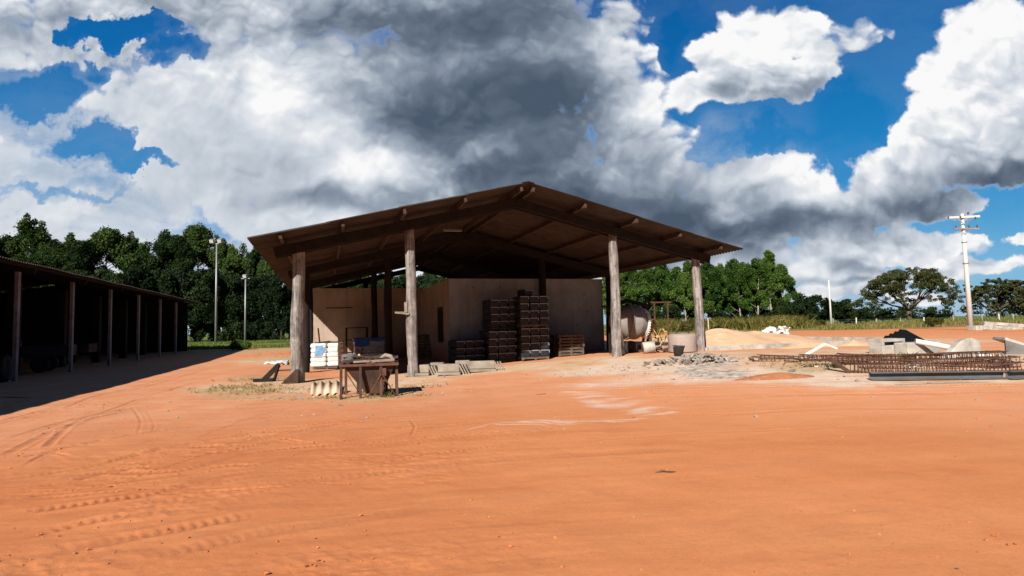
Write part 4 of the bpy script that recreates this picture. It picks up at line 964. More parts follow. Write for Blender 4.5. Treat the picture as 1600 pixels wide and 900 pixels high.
# black corrugated sheets
random.seed(4); base = PY(1377, 529, 24.0)
wx_ = Vector((.90, .35, .26)).normalized(); ry_ = Vector((.95, -.35, -.22)); ry_ = (ry_-wx_*ry_.dot(wx_)).normalized(); nz_ = wx_.cross(ry_)
for k, lb in enumerate(('lowest black corrugated sheet of the tilted stack on the basin', 'second lowest black corrugated sheet of the tilted stack', 'black corrugated sheet in the middle of the tilted stack', 'topmost black corrugated sheet of the tilted stack')):
    c = corr_sheet(1.25, 2.3, .31, .085, .014, 'black_roof_sheet', M_black); R3 = Matrix((wx_, ry_, nz_)).transposed()
    c.matrix_world = Matrix.Translation(base+wx_*(.62+.004*k)+ry_*(1.15+.05*k)+nz_*(-.02*k)) @ (R3 @ Matrix.Rotation(.012*k, 3, 'Z')).to_4x4(); tag(c, lb, 'roof sheet', 'black corrugated sheets on the basin')
# tilted slab on the right edge
q = Z(PY(1590, 560, 17.2)); sl2 = empty('tilted_slab', q, -.35, 'grey concrete panel propped up at the right edge of the yard', 'slab')
R2 = Matrix.Rotation(.62, 3, 'Y')
o = MB(); o.box((.38, .3, .17), (1.5, .85, .09), Matrix.Rotation(.40, 3, 'Y')); o.build('panel', M_conc, sl2, bevel=.012)
o = MB(); o.prism([(-.32, -.16, -.05), (.95, -.16, -.05), (-.32, -.16, .42)], (0, 0, 0), (0, .08, 0)); o.build('end_plate', M_concd, sl2)
q = Z(P(1585, 566)); o = MB(); random.seed(2)
for k in range(9):
    a = random.uniform(0, 3.1); p_ = Vector((random.uniform(-.6, .6), random.uniform(-.2, .3), random.uniform(.02, .16))); d = Vector((math.cos(a), math.sin(a)*.5, random.uniform(-.2, .2)))*random.uniform(.2, .5); o.bar(p_-d, p_+d, .05, .03)
tag(o.build('scrap_wood', M_bleach, None, loc=q), 'loose scraps of wood on the ground under the propped grey panel', 'scraps')
# rebar cages
def cage(a, b_, w, h, label, n=26, seed=0):
    a = Vector(a); b_ = Vector(b_); rr = random.Random(seed); d = b_-a; Ln = d.length; d.normalize(); s = Vector((-d.y, d.x, 0)); up = Vector((0, 0, 1)); t = empty('rebar_cage', a, 0, label, 'rebar cage', 'rebar cages lying in the yard')
    o = MB()
    for (i, j) in ((-1, 0), (1, 0), (-1, 1), (1, 1)):
        pts = [d*(Ln*k/8)+s*(i*w/2)+up*(j*h)+Vector((rr.uniform(-.03, .03), rr.uniform(-.05, .05), rr.uniform(-.025, .025)-.05*math.sin(math.pi*k/8))) for k in range(9)]
        o.tube(pts, .013, 5)
    o.build('long_bars', M_rust, t)
    o = MB()
    for k in range(n):
        c = d*(Ln*(k+.5)/n)-up*.04*math.sin(math.pi*(k+.5)/n)+Vector((0, 0, 0)); e = d*rr.uniform(-.04, .04)
        o.tube([c+s*w/2-up*.01, c+s*w/2+up*(h+.01)+e, c-s*w/2+up*(h+.01)+e, c-s*w/2-up*.01, c+s*w/2-up*.01], .009, 4, False)
    o.build('stirrups', M_rust, t)
def G(px, py, dz=0.): return P(px, py)+Vector((0, 0, dz))
cage(G(1330, 583, .04), G(1600, 583, .05), .30, .20, 'nearest rusty rebar cage, lying just behind the long steel beam', 46, 1)
cage(G(1345, 577, .05), G(1590, 575, .05), .34, .22, 'rusty rebar cage in the middle of the bundle behind the steel beam', 40, 2)
cage(G(1310, 570, .04), G(1570, 567, .06), .26, .24, 'rusty rebar cage at the back of the bundle before the concrete blocks', 40, 3)
cage(G(1185, 562, .03), G(1500, 562, .06), .14, .10, 'thin rebar cage lying across the sand to the left of the bundle', 40, 4)
cage(G(1175, 565, .02), G(1360, 567, .03), .14, .12, 'thinnest rebar cage lying nearest the soil mound', 26, 5)
cage(G(1250, 573, .17), G(1560, 570, .20), .24, .14, 'rusty rebar cage lying on top of the bundle', 40, 6)
o = MB(); o.bar((0, 0, .02), (-.30, .45, .38), .14, .05); tag(o.build('rusty_channel', M_rust, None, loc=G(1329, 584)), 'short rusty steel channel leaning on the left end of the rebar cages', 'channel')
# long steel beams
def ibeam(a, b_, h, label):
    d = Vector(b_)-Vector(a); t = empty('steel_beam', a, math.atan2(d.y, d.x), label, 'steel beam'); Ln = d.length
    o = MB(); o.box((Ln/2, 0, h/2), (Ln, .012, h-.02)); o.build('web', M_steel, t)
    for z in (.01, h-.01):
        o = MB(); o.box((Ln/2, -.05, z), (Ln, .16, .018)); o.build('flange', M_steel, t)
ibeam(G(1358, 595, .02), G(1568, 592, .02), .17, 'long grey steel beam lying along the front of the rebar cages')
ibeam(G(1572, 593, .02), G(1700, 588, .02), .17, 'grey steel beam running out of the picture at the right edge')
for (px, py, s_, lb) in ((1421, 583, .13, 'white stone on the rebar behind the steel beam, left of two'), (1434, 583, .11, 'white stone on the rebar behind the steel beam, right of two')):
    o = bpy.data.objects.new('white_stone', RB[2].copy()); o.data.materials.clear(); o.data.materials.append(M_white); COL.objects.link(o); o.location = G(px, py, .16); o.scale = (s_*1.8, s_*1.5, s_*2); tag(o, lb, 'stone')
o = MB(); o.bar((-.0, 0, .03), (3.2, .2, .03), .1, .05); tag(o.build('buried_plank', M_bleach, None, loc=G(1400, 603, -.03), rz=0), 'long plank half buried in the red earth before the steel beam', 'plank')
o = MB(); o.bar((0, 0, .005), (.22, .04, .012), .04, .015); tag(o.build('wood_chip', M_rust, None, loc=G(838, 617)), 'small dark piece of bark lying on the earth before the sack stacks', 'bark')

# ------------------------------------------------------------------ poles and fence
def utility(px, py, Y, h, r0, r1, label, arms):
    q = PY(px, py, Y); q = Z(q); t = empty('utility_pole', q, 0, label, 'utility pole')
    o = MB(); o.tube([(0, 0, -.3), (0, 0, h)], [r0, r1], 16); o.build('pole', M_pole, t)
    return t, q
up_, q = utility(1517, 515, 46, 9.35, .20, .11, 'tall white concrete power pole with two crossarms beside the road', True)
o = MB(); o.box((-.08, -.17, 9.05), (2.65, .14, .16), Matrix.Rotation(-.02, 3, 'Y')); o.build('crossarm', M_pole, up_)
o = MB(); o.box((.12, -.17, 8.1), (2.0, .11, .12), Matrix.Rotation(.03, 3, 'Y')); o.build('crossarm', M_bleach, up_)
for x, z in ((-1.32, 9.0), (-.35, 9.0), (.3, 9.3), (.85, 8.9)):
    o = MB(); o.lathe([(.02, -.12), (.07, -.1), (.05, -.05), (.08, 0), (.05, .06), (.02, .1)], (x, -.25, z+.05), (0, 0, 1), 10); o.build('insulator', M_ceram, up_)
for x in (-.7, .35, 1.0):
    o = MB(); o.lathe([(.02, 0), (.06, .04), (.04, .1), (.06, .16), (.02, .24)], (x, -.17, 8.16), (0, 0, 1), 10); o.build('insulator', M_ceram, up_)
for s in (-1, 1):
    o = MB(); o.bar((0, -.2, 8.45), (s*.75, -.2, 9.0), .05, .03, (0, 1, 0)); o.build('brace', M_galv, up_)
    o = MB(); o.bar((0, -.2, 7.7), (s*.6, -.2, 8.08), .04, .03, (0, 1, 0)); o.build('brace', M_galv, up_)
o = MB(); o.lathe([(.19, 0), (.19, .06)], (0, 0, 7.0), n=16, caps=False); o.lathe([(.21, 0), (.21, .06)], (0, 0, 5.3), n=16, caps=False); o.build('band', M_galv, up_)
utility(1299, 508, 106, 8.3, .20, .11, 'slim white pole without arms by the dark bushes', False)
random.seed(14)
for (px, py, sx, sy, sz, rz_, tz, lb) in ((1528, 517, 1.2, .8, .35, .2, .0, 'squarish concrete slab at the foot of the power pole'), (1545, 518, 1.6, .8, .18, .1, .05, 'flat pale slab lying before the slab by the power pole'), (1562, 514, 3.0, .5, .28, -.1, .06, 'long concrete beam in the heap right of the power pole'), (1572, 513, 3.2, .45, .24, -.15, .10, 'pale long concrete beam lying on top of the heap right of the power pole'), (1548, 514, .9, .6, .4, .5, .3, 'short broken concrete piece at the left end of the beam heap')):
    q = Z(PY(px, py, 44.5)); o = MB(); o.box((0, 0, sz/2), (sx, sy, sz)); b_ = o.build('concrete_piece', M_conc, None, loc=q+Vector((0, 0, .0 if 'on top' not in lb else .27)), rz=rz_, bevel=.03); b_.rotation_euler.y = tz; tag(b_, lb, 'concrete')
def lightpole(px, py, Y, h, label):
    q = Z(PY(px, py, Y)); t = empty('floodlight_pole', q, 0, label, 'floodlight pole'); o = MB(); o.tube([(0, 0, -.2), (0, 0, h)], [.13, .08], 12); o.build('pole', M_galv, t)
    o = MB(); o.bar((-.55, 0, h), (.55, 0, h), .08, .08); o.build('crossarm', M_galv, t)
    for x in ((-.45, .45) if h > 10 else (0,)):
        o = MB(); o.box((x, -.18, h+.28), (.5, .28, .42), Matrix.Rotation(.5, 3, 'X')); fl = o.build('floodlight', M_galv, t, bevel=.02)
        o = MB(); o.box((x, -.33, h+.21), (.42, .03, .34), Matrix.Rotation(.5, 3, 'X')); o.build('glass', M_glass, fl)
lightpole(337, 538, 66, 11.6, 'tall slim floodlight pole standing before the dark trees, nearest the sheds')
lightpole(383, 535, 73, 8.1, 'shorter floodlight pole further off beside the dark trees')
fe = empty('wire_fence', PY(1400, 505, 96), 0, 'wire fence on thin posts along the grass beyond the road', 'fence'); fo = fe.location.copy(); random.seed(6); fps = []
for k, px in enumerate([1040, 1085, 1135, 1172, 1215, 1250, 1271, 1302, 1338, 1370, 1407, 1444, 1490, 1535, 1562, 1584, 1630]):
    w = PY(px, 505, 96+random.uniform(-1, 1)); w = Z(w); h_ = random.uniform(1.0, 1.35); fps.append((w, h_)); o = MB(); o.tube([w-fo-Vector((0, 0, .2)), w-fo+Vector((random.uniform(-.05, .05), 0, h_))], .085 if k % 3 else .12, 8); o.build('fence_post', M_pole if k % 3 == 2 else M_bleach, fe)
o = MB()
for z in (.35, .65, .95): o.tube([w-fo+Vector((0, 0, z)) for w, h_ in fps], .008, 4)
o.build('wire', M_galv, fe)

# ------------------------------------------------------------------ vegetation
def leaf_mat(name, dark, mid, lite, trans=.25):
    M = bpy.data.materials.new(name); M.use_nodes = True; N = NT(M.node_tree); N.n.clear()
    a = N.new('ShaderNodeAttribute'); a.attribute_name = 'tint'; oi = N.new('ShaderNodeObjectInfo')
    f = N.math('ADD', a.outputs['Fac'], N.math('MULTIPLY', N.math('SUBTRACT', oi.outputs['Random'], .5), .6), clamp=True)
    c = N.ramp(f, [(.1, dark), (.5, mid), (.9, lite)])
    d = N.new('ShaderNodeBsdfPrincipled'); N.l.new(c, d.inputs['Base Color']); d.inputs['Roughness'].default_value = .7; d.inputs['Specular IOR Level'].default_value = .08
    t = N.new('ShaderNodeBsdfTranslucent'); N.l.new(N.vmath('MULTIPLY', c, (1.1, 1.25, .5)), t.inputs['Color'])
    ms_ = N.new('ShaderNodeMixShader'); ms_.inputs[0].default_value = trans; N.l.new(d.outputs[0], ms_.inputs[1]); N.l.new(t.outputs[0], ms_.inputs[2])
    o = N.new('ShaderNodeOutputMaterial'); N.l.new(ms_.outputs[0], o.inputs[0]); return M
M_leafD = leaf_mat('dark_eucalyptus_leaves', (.009,.022,.007), (.028,.058,.016), (.075,.12,.03), .25)
M_leafG = leaf_mat('green_eucalyptus_leaves', (.016,.040,.008), (.050,.105,.018), (.115,.175,.034))
M_leafH = leaf_mat('dark_hedge_leaves', (.007,.016,.007), (.017,.034,.012), (.045,.068,.022), .18)
M_leafB = leaf_mat('dark_bush_leaves', (.008,.018,.006), (.020,.036,.011), (.05,.07,.02))
M_leafO = leaf_mat('olive_leaves', (.020,.028,.010), (.055,.066,.022), (.115,.118,.042))
M_weed = leaf_mat('yellow_green_weeds', (.06,.055,.014), (.14,.13,.03), (.26,.22,.07), .3)
M_straw = leaf_mat('dry_straw', (.14,.09,.035), (.30,.21,.09), (.46,.36,.19), .3)
M_grass = leaf_mat('verge_grass', (.07,.075,.02), (.15,.14,.04), (.28,.22,.08), .3)
M_lawn = leaf_mat('green_grass', (.05,.08,.015), (.11,.15,.035), (.19,.21,.06), .3)
M_barkP = mat('pale_bark', (.30,.26,.22), .9, .3, 2., (3, 3, .5), .4, 10.)
M_bark = mat('dark_bark', (.10,.075,.055), .9, .3, 2., (3, 3, .5), .5, 10.)
def leaf_cloud(name, cl, n, size, seed, m, aspect=.55, flat=.0, shell=.5):
    rs = np.random.RandomState(seed); C = np.array([c[:3] for c in cl]); Rr = np.array([c[3] for c in cl]); sq = np.array([c[4] if len(c) > 4 else 1. for c in cl])
    pr = Rr**2; pr = pr/pr.sum(); ci = rs.choice(len(cl), n, p=pr)
    d = rs.normal(size=(n, 3)); d /= np.linalg.norm(d, axis=1)[:, None]
    rad = Rr[ci]*(shell+(1-shell)*rs.rand(n)**.6)*(1+.22*rs.normal(size=n)*.6)
    pos = C[ci]+d*rad[:, None]*np.stack([np.ones(n), np.ones(n), sq[ci]], 1)
    nr = d+rs.normal(size=(n, 3))*.9+np.array([0, 0, flat]); nr /= np.linalg.norm(nr, axis=1)[:, None]
    t = rs.normal(size=(n, 3)); t -= nr*(t*nr).sum(1)[:, None]; t /= np.linalg.norm(t, axis=1)[:, None]; b = np.cross(nr, t)
    s = size*(.55+.9*rs.rand(n))[:, None]
    V = np.stack([pos-t*s*.5, pos+b*s*aspect*.5+nr*s*.08, pos+t*s*.5, pos-b*s*aspect*.5+nr*s*.08], 1).reshape(-1, 3)
    F = np.arange(4*n).reshape(n, 4); me = np_mesh(name, V, F, m, False)
    ct = rs.rand(len(cl)); tint = np.clip(.5*rs.rand(n)+.5*ct[ci], 0, 1)
    a = me.attributes.new('tint', 'FLOAT', 'FACE'); a.data.foreach_set('value', tint.astype(np.float32)); return me
def limbs(b, p, d, ln, r, depth, rnd, tips, spread=.6, lift=.15):
    q = p+d*ln; mid = p+d*ln*.5+Vector((rnd.uniform(-1, 1), rnd.uniform(-1, 1), rnd.uniform(-.5, 1)))*ln*.07
    b.tube([p, mid, q], [r, r*.82, r*.64], 7 if depth > 1 else 5)
    if depth == 0: tips.append(q); return
    for k in range(rnd.choice((2, 3)) if depth > 1 else 2):
        e = (d+Vector((rnd.uniform(-1, 1), rnd.uniform(-1, 1), rnd.uniform(-.35, .6)))*spread+Vector((0, 0, lift))).normalized()
        limbs(b, q, e, ln*rnd.uniform(.62, .85), r*.62, depth-1, rnd, tips, spread, lift)
def tree_parts(name, seed, h, w, kind, mleaf, mbark, n, size):
    rnd = random.Random(seed); cl = []; b = MB()
    if kind == 'euc':
        lean = Vector((rnd.uniform(-.04, .04), rnd.uniform(-.04, .04), 1)); pts = [lean*(h*.94*t)+Vector((.12*math.sin(5*t+seed), .1*math.cos(4*t), 0)) for t in (0, .2, .4, .6, .8, 1)]
        b.tube([Vector((0, 0, -.3))]+pts[1:], [.17, .15, .125, .095, .06, .03], 8)
        for k in range(34):
            t = rnd.uniform(.14, .96); p = lean*(h*t); a = rnd.uniform(0, 6.3); rr = w*.5*(1.25-t)*rnd.uniform(.55, 1.15)*(1.0 if t > .4 else .85)
            q = p+Vector((math.cos(a)*rr, math.sin(a)*rr, rr*.75)); b.tube([p, p.lerp(q, .5)+Vector((0, 0, -.1)), q], [.05, .035, .015], 5); rad = rnd.uniform(.5, 1.1)*w*.135
            cl.append((q.x, q.y, q.z, rad, 1.1)); 
            if rnd.random() < .8: cl.append((q.x*.6+rnd.uniform(-.4, .4), q.y*.6+rnd.uniform(-.4, .4), q.z+rnd.uniform(-.2, .9), rad*.8, 1.1))
        for k in range(4): cl.append((rnd.uniform(-.25, .25)*w*.5, rnd.uniform(-.25, .25)*w*.5, h*(.80+.06*k), w*.12*(1.2-.15*k), 1.5))
    elif kind == 'hedge':
        b.tube([(0, 0, -.3), (.1, 0, h*.5), (0, .1, h*.8)], [.16, .12, .05], 7)
        for k in range(26):
            a = rnd.uniform(0, 6.3); z = rnd.uniform(.06, .93)*h; rr = w*.5*math.sqrt(rnd.random())*(1.05-.35*(z/h)**2); cl.append((math.cos(a)*rr, math.sin(a)*rr, z, rnd.uniform(.55, 1.1)*w*.17, 1.))
        for k in range(5):
            cl.append((rnd.uniform(-.4, .4)*w, rnd.uniform(-.4, .4)*w, h*rnd.uniform(.88, 1.02), w*.1, 1.))
    elif kind == 'bush':
        b.tube([(0, 0, -.2), (0, .05, h*.5)], [.12, .05], 7)
        for k in range(22):
            a = rnd.uniform(0, 6.3); z = rnd.uniform(.12, .86)*h; rr = w*.5*math.sqrt(rnd.random())*math.sqrt(max(.1, 1-(z/h-.25)**2*1.4)); cl.append((math.cos(a)*rr, math.sin(a)*rr, z, rnd.uniform(.5, 1.)*w*.15, .9))
    elif kind == 'spread':
        tips = []; tz = h*.20; b.tube([(0, 0, -.3), (.12, 0, tz*.6), (0, 0, tz)], [.55, .44, .40], 10)
        for k in range(7):
            a = 2*math.pi*k/7+rnd.uniform(-.3, .3); e = Vector((math.cos(a)*.95, math.sin(a)*.95, rnd.uniform(.35, 1.0))).normalized(); limbs(b, Vector((0, 0, tz)), e, h*.30, .22, 3, rnd, tips, .55, .12)
        for q in tips:
            s_ = min(1., (w*.5)/max(.1, math.hypot(q.x, q.y))); zz = min(q.z, h*.93); cl.append((q.x*s_, q.y*s_, zz, rnd.uniform(.5, 1.)*w*.042, .55))
            if rnd.random() < .7: cl.append((q.x*s_*.85+rnd.uniform(-1, 1), q.y*s_*.85+rnd.uniform(-1, 1), zz-rnd.uniform(0, .2)*h, w*.04, .6))
        for k in range(210):
            a = rnd.uniform(0, 6.3); t = rnd.uniform(.12, 1.); rr = w*.49*math.sqrt(max(.02, 1-t**2.2))*rnd.uniform(.72, 1.02); cl.append((math.cos(a)*rr, math.sin(a)*rr, h*(.22+.74*t)*rnd.uniform(.94, 1.03), w*rnd.uniform(.018, .042), .6))
    me = leaf_cloud(name+'_crown', cl, n, size, seed, mleaf, shell=.35)
    tm = bpy.data.meshes.new(name+'_trunk'); tm.from_pydata(b.v, [], b.f); tm.polygons.foreach_set('use_smooth', b.sm); tm.materials.append(mbark); tm.update(); return tm, me
def plant_tree(name, parts, loc, sc, rz, label, cat='tree', group=None):
    t = empty(name, loc, rz, label, cat, group); t.scale = sc
    for nm, me in zip(('trunk', 'crown'), parts):
        o = bpy.data.objects.new(nm, me); COL.objects.link(o); o.parent = t
    return t
EU = [tree_parts('dark_eucalyptus', 100+k, 13, 6.2, 'euc', M_leafD, M_barkP, 19000, .27) for k in range(5)]
EG = [tree_parts('green_eucalyptus', 200+k, 11, 5.6, 'euc', M_leafG, M_barkP, 18000, .29) for k in range(4)]
HG = [tree_parts('hedge_tree', 300+k, 7, 6.0, 'hedge', M_leafH, M_bark, 15000, .30) for k in range(3)]
BU = [tree_parts('bush_tree', 400+k, 5, 6.5, 'bush', M_leafB, M_bark, 6500, .36) for k in range(3)]
def px_h(px, ytop, Y):
    """height above the ground of something whose top is seen there at that distance"""
    w = PY(px, ytop, Y); return w, w.z-ghf(w.x, w.y)
rnd = random.Random(9)
gl = 'eucalyptus trees behind the machinery shed'
for k, (px, yt) in enumerate([(-30, 372), (10, 380), (45, 353), (78, 380), (100, 374), (132, 382), (165, 369), (198, 377), (228, 382), (262, 366), (285, 376), (314, 364), (345, 382), (372, 386), (398, 392), (425, 398), (452, 404), (520, 425), (590, 428), (632, 431), (668, 428), (702, 438)]):
    Y = rnd.uniform(88, 100); w, h_ = px_h(px, yt, Y); sc = h_/13
    lb = ['tall dark eucalyptus standing out above the others at the left of the grove', 'dark eucalyptus rising from the grove behind the machinery shed', 'dark eucalyptus seen through the gap under the shed roof']
    l_ = lb[0] if px == 45 else (lb[2] if px > 500 else lb[1])
    plant_tree('eucalyptus_tree', EU[k % 5], Z(w), (sc*rnd.uniform(.85, 1.1), sc*.95, sc), rnd.uniform(0, 6), l_, 'tree', None if px == 45 else (gl if px < 500 else 'eucalyptus trees seen under the roof'))
for k in range(24):
    px = -40+k*27+rnd.uniform(-6, 6); Y = rnd.uniform(79, 85); yt = 432+rnd.uniform(-10, 14)+(10 if px > 380 else 0); w, h_ = px_h(px, yt, Y); sc = h_/7
    plant_tree('hedge_tree', HG[k % 3], Z(w), (sc*rnd.uniform(.8, 1.), sc*.8, sc), rnd.uniform(0, 6), 'dense dark leafy tree in the low row before the eucalyptus grove', 'tree', 'dense trees below the grove')
for k, (px, yt, s_) in enumerate([(948, 432, 1), (957, 436, 1), (976, 430, 1), (1022, 424, 1), (1068, 428, 1), (1090, 424, 1), (1112, 424, 1), (1134, 426, 1), (1153, 424, 1), (1190, 420, 1), (965, 428, 1), (986, 421, 1), (1010, 418, 1.), (1034, 414, 1), (1056, 424, .9), (1078, 414, 1), (1102, 412, 1), (1124, 420, .9), (1143, 413, 1), (1163, 416, 1), (1180, 407, .9), (1200, 401, .9), (1221, 420, .75)]):
    Y = rnd.uniform(100, 110); w, h_ = px_h(px, yt, Y); sc = h_/11
    l_ = {1200: 'tallest bright green eucalyptus near the right end of the row behind the sand', 1221: 'slender bright green eucalyptus at the right end of the row'}.get(px, 'bright green eucalyptus in the row behind the sand pile')
    plant_tree('eucalyptus_tree', EG[k % 4], Z(w), (sc*s_*rnd.uniform(.9, 1.1), sc, sc), rnd.uniform(0, 6), l_, 'tree', None if px > 1195 else 'bright eucalyptus row')
for k, (px, yt, wpx, Y, lb) in enumerate([(1235, 468, 60, 104, 'dark round bush at the foot of the last green eucalyptus'), (1258, 452, 74, 112, 'largest dark bush beside the slim white pole'), (1312, 464, 62, 114, 'dark bush right of the slim white pole'), (1340, 481, 44, 112, 'lowest dark bush between the slim pole and the spreading tree'), (1375, 486, 50, 135, 'dark shrub under the left side of the spreading tree'), (1462, 488, 60, 140, 'dark shrub under the right side of the spreading tree'), (1205, 478, 60, 101, 'dark undergrowth bush below the bright eucalyptus row, right end'), (1150, 480, 70, 101, 'dark undergrowth bush below the middle of the bright eucalyptus row'), (1100, 482, 70, 101, 'dark undergrowth bush below the bright eucalyptus row beside the corner post'), (1030, 480, 80, 101, 'dark undergrowth bush behind the concrete mixer')]):
    w, h_ = px_h(px, yt, Y); sw = wpx*Y/900/6.5; plant_tree('dark_bush', BU[k % 3], Z(w), (sw, sw, h_/5), rnd.uniform(0, 6), lb, 'bush')
SPR = tree_parts('spreading_tree', 55, 11.5, 21, 'spread', M_leafO, M_bark, 34000, .30)
w, h_ = px_h(1415, 417, 130); plant_tree('spreading_tree', SPR, Z(w), (1.05, 1, h_/11.5), .4, 'broad spreading olive-green tree with open branches beyond the fence', 'tree')
SP2 = tree_parts('spreading_tree', 58, 10, 13, 'spread', M_leafO, M_bark, 22000, .30)
for px, yt, Y, s_, lb in ((1556, 433, 120, .85, 'dark olive tree just right of the power pole'), (1598, 436, 122, 1., 'dark olive tree cut by the right edge of the picture')):
    w, h_ = px_h(px, yt, Y); plant_tree('olive_green_tree', SP2, Z(w), (s_, s_, h_/10), px*.7, lb, 'tree')
for k in range(9):
    px = 545+k*22; w, h_ = px_h(px, 433+rnd.uniform(-3, 7), 84); sc = h_/7
    plant_tree('hedge_tree', HG[k % 3], Z(w), (sc*.8, sc*.8, sc), rnd.uniform(0, 6), 'leafy green tree seen through the gap under the shed roof', 'tree', 'leafy trees under the roof')
# far line of trees
cl = []
rnd = random.Random(77)
for k in range(150):
    px = rnd.uniform(1225, 1700); Y = rnd.uniform(225, 260); w = PY(px, 490, Y); z = rnd.uniform(.5, 5.5)*(1.2 if px > 1480 else .8); cl.append((w.x, w.y, .5+z, rnd.uniform(1.3, 2.6), .8))
tag(bpy.data.objects.new('far_tree_line', leaf_cloud('far_tree_line', cl, 9000, 1.0, 5, M_leafB, shell=.3)), kind='stuff'); COL.objects.link(bpy.data.objects['far_tree_line'])
# grass and weeds
def blades(name, pts, hmin, hmax, wd, m, seed, per=5, lean=.35, clump=False):
    rs = np.random.RandomState(seed); n = len(pts)*per; base = np.repeat(np.array(pts), per, 0)+np.stack([rs.normal(size=n)*hmax*.35, rs.normal(size=n)*hmax*.35, np.zeros(n)], 1)
    a = rs.rand(n)*6.283; h = hmin+(hmax-hmin)*rs.rand(n); h = h*(1 if not clump else .25+1.5*np.clip(vnoise(base[:, 0]/1.6, base[:, 1]/2.2)*vnoise(base[:, 0]/6+9, base[:, 1]/6)*2.2, 0, 1)); dx = np.cos(a)*wd*(.5+rs.rand(n)); dy = np.sin(a)*wd*(.5+rs.rand(n)); lx = rs.normal(size=n)*lean*h; ly = rs.normal(size=n)*lean*h
    V = np.stack([base+np.stack([-dx, -dy, -.03+0*h], 1), base+np.stack([dx, dy, -.03+0*h], 1), base+np.stack([lx*.5+dx*.8, ly*.5+dy*.8, h*.6], 1), base+np.stack([lx, ly, h], 1)], 1).reshape(-1, 3)
    me = np_mesh(name, V, np.arange(4*n).reshape(n, 4), m); at = me.attributes.new('tint', 'FLOAT', 'FACE'); at.data.foreach_set('value', (.25+.75*rs.rand(n)).astype(np.float32)*.9)
    o = bpy.data.objects.new(name, me); COL.objects.link(o); return o
def scatter(n, x0, x1, Y0, Y1, seed, thr=0.):
    rs = np.random.RandomState(seed); out = []
    while len(out) < n:
        px = rs.uniform(x0, x1); Y = Y0+(Y1-Y0)*rs.rand(); d = ray(px, 500); x = d.x/d.y*Y
        if float(fbm(np.float64(x/7), np.float64(Y/7), 3)) < thr: continue
        out.append((x, Y, ghf(x, Y)))
    return out
tag(blades('verge_grass', scatter(3800, 940, 1640, 60, 100, 1), .12, .55, .05, M_grass, 1), kind='stuff')
tag(blades('field_grass', scatter(2600, 940, 1640, 100, 170, 2), .3, .9, .12, M_lawn, 2), kind='stuff')
tag(blades('lawn_grass', scatter(2600, 250, 480, 52, 80, 3), .08, .32, .05, M_lawn, 3), kind='stuff')
tag(blades('tall_weeds', scatter(1500, 1010, 1260, 66, 90, 4, .05), .2, 1.15, .05, M_weed, 4, 9, .4, True), kind='stuff')
for k, (px, py, Y, s_, lb) in enumerate(((1225, 500, 72, 1.9, 'big yellow-green weed clump behind the white tarp'), (1080, 500, 74, 1.6, 'yellow-green weed clump behind the right corner post'), (1455, 506, 66, 1.0, 'small yellow-green bush in the verge left of the power pole'), (1275, 505, 80, 1.0, 'yellow-green weed clump near the slim white pole'), (378, 543, 50, .8, 'small green bush at the end of the machinery shed shadow'))):
    w = Z(PY(px, py, Y)); cl = [(rnd.uniform(-1, 1)*s_*.9, rnd.uniform(-.6, .6)*s_, rnd.uniform(.15, .8)*s_, rnd.uniform(.25, .5)*s_, .9) for _ in range(12)]
    o = bpy.data.objects.new('weed_clump', leaf_cloud('weed_clump', cl, 1600, .22, 60+k, M_weed if k < 4 else M_leafG, .35)); COL.objects.link(o); o.location = w; tag(o, lb, 'plant')
def near_pts(specs, seed):
    rs = np.random.RandomState(seed); out = []
    for px, py, sx, sy, n in specs:
        c = P(px, py)
        for _ in range(n):
            x, y = c.x+rs.normal()*sx, c.y+rs.normal()*sy; out.append((x, y, ghf(x, y)))
    return out
tag(blades('dry_straw', near_pts([(375, 606, .6, .5, 110), (415, 612, .7, .3, 70), (400, 594, .5, .4, 40), (560, 622, .8, .12, 50), (640, 606, .6, .2, 30), (1260, 572, .6, .5, 60), (450, 555, 1.5, 1.5, 60)], 3), .02, .10, .006, M_straw, 5, 6, .7), kind='stuff')
for k, (px, py, s_, lb) in enumerate(((1305, 575, .11, 'small green weed growing at the left end of the rebar cages'), (1418, 566, .16, 'green weed growing up through the rebar cages'), (608, 621, .09, 'low green weed at the foot of the hopper'))):
    pts = [(0, 0, 0)]*26; o = blades('green_weed', pts, s_*.7, s_*2., .012, M_weed if k else M_leafO, 20+k, 3, .5); o.location = G(px, py); tag(o, lb, 'plant')
# pebbles and chips
rs = np.random.RandomState(12); Vs = []; Fs = []; ic = bmesh.new(); bmesh.ops.create_icosphere(ic, subdivisions=1, radius=1.); iv = np.array([v.co[:] for v in ic.verts]); iff = np.array([[v.index for v in f.verts] for f in ic.faces]); ic.free()
specs = [(430, 612, 1.2, .4, 90), (520, 622, 1.2, .15, 130), (600, 618, 1.0, .25, 110), (700, 590, 1.5, .6, 60), (980, 578, 1.2, .8, 110), (1080, 580, 1.2, .9, 170), (1200, 580, 1.6, .7, 130), (1300, 585, 1.5, .5, 120), (1450, 598, 2.0, .2, 70), (480, 575, 2.0, 1.5, 60), (330, 620, 2.0, 1.5, 30), (700, 650, 4, 1.5, 40), (1100, 640, 4, 1.2, 40)]
for k, p_ in enumerate(near_pts(specs, 8)):
    s_ = .007+.028*rs.rand()**4; s_ *= (1 if p_[1] > 9 else .5); vv = iv*(1+.3*rs.normal(size=iv.shape))*s_*np.array([1.2, 1., .7]); Fs.append(iff+len(Vs)*len(iv)); Vs.append(vv+np.array(p_)+[0, 0, s_*.3])
o = bpy.data.objects.new('gravel', np_mesh('gravel', np.vstack(Vs), np.vstack(Fs), M_rub)); COL.objects.link(o); tag(o, kind='stuff')
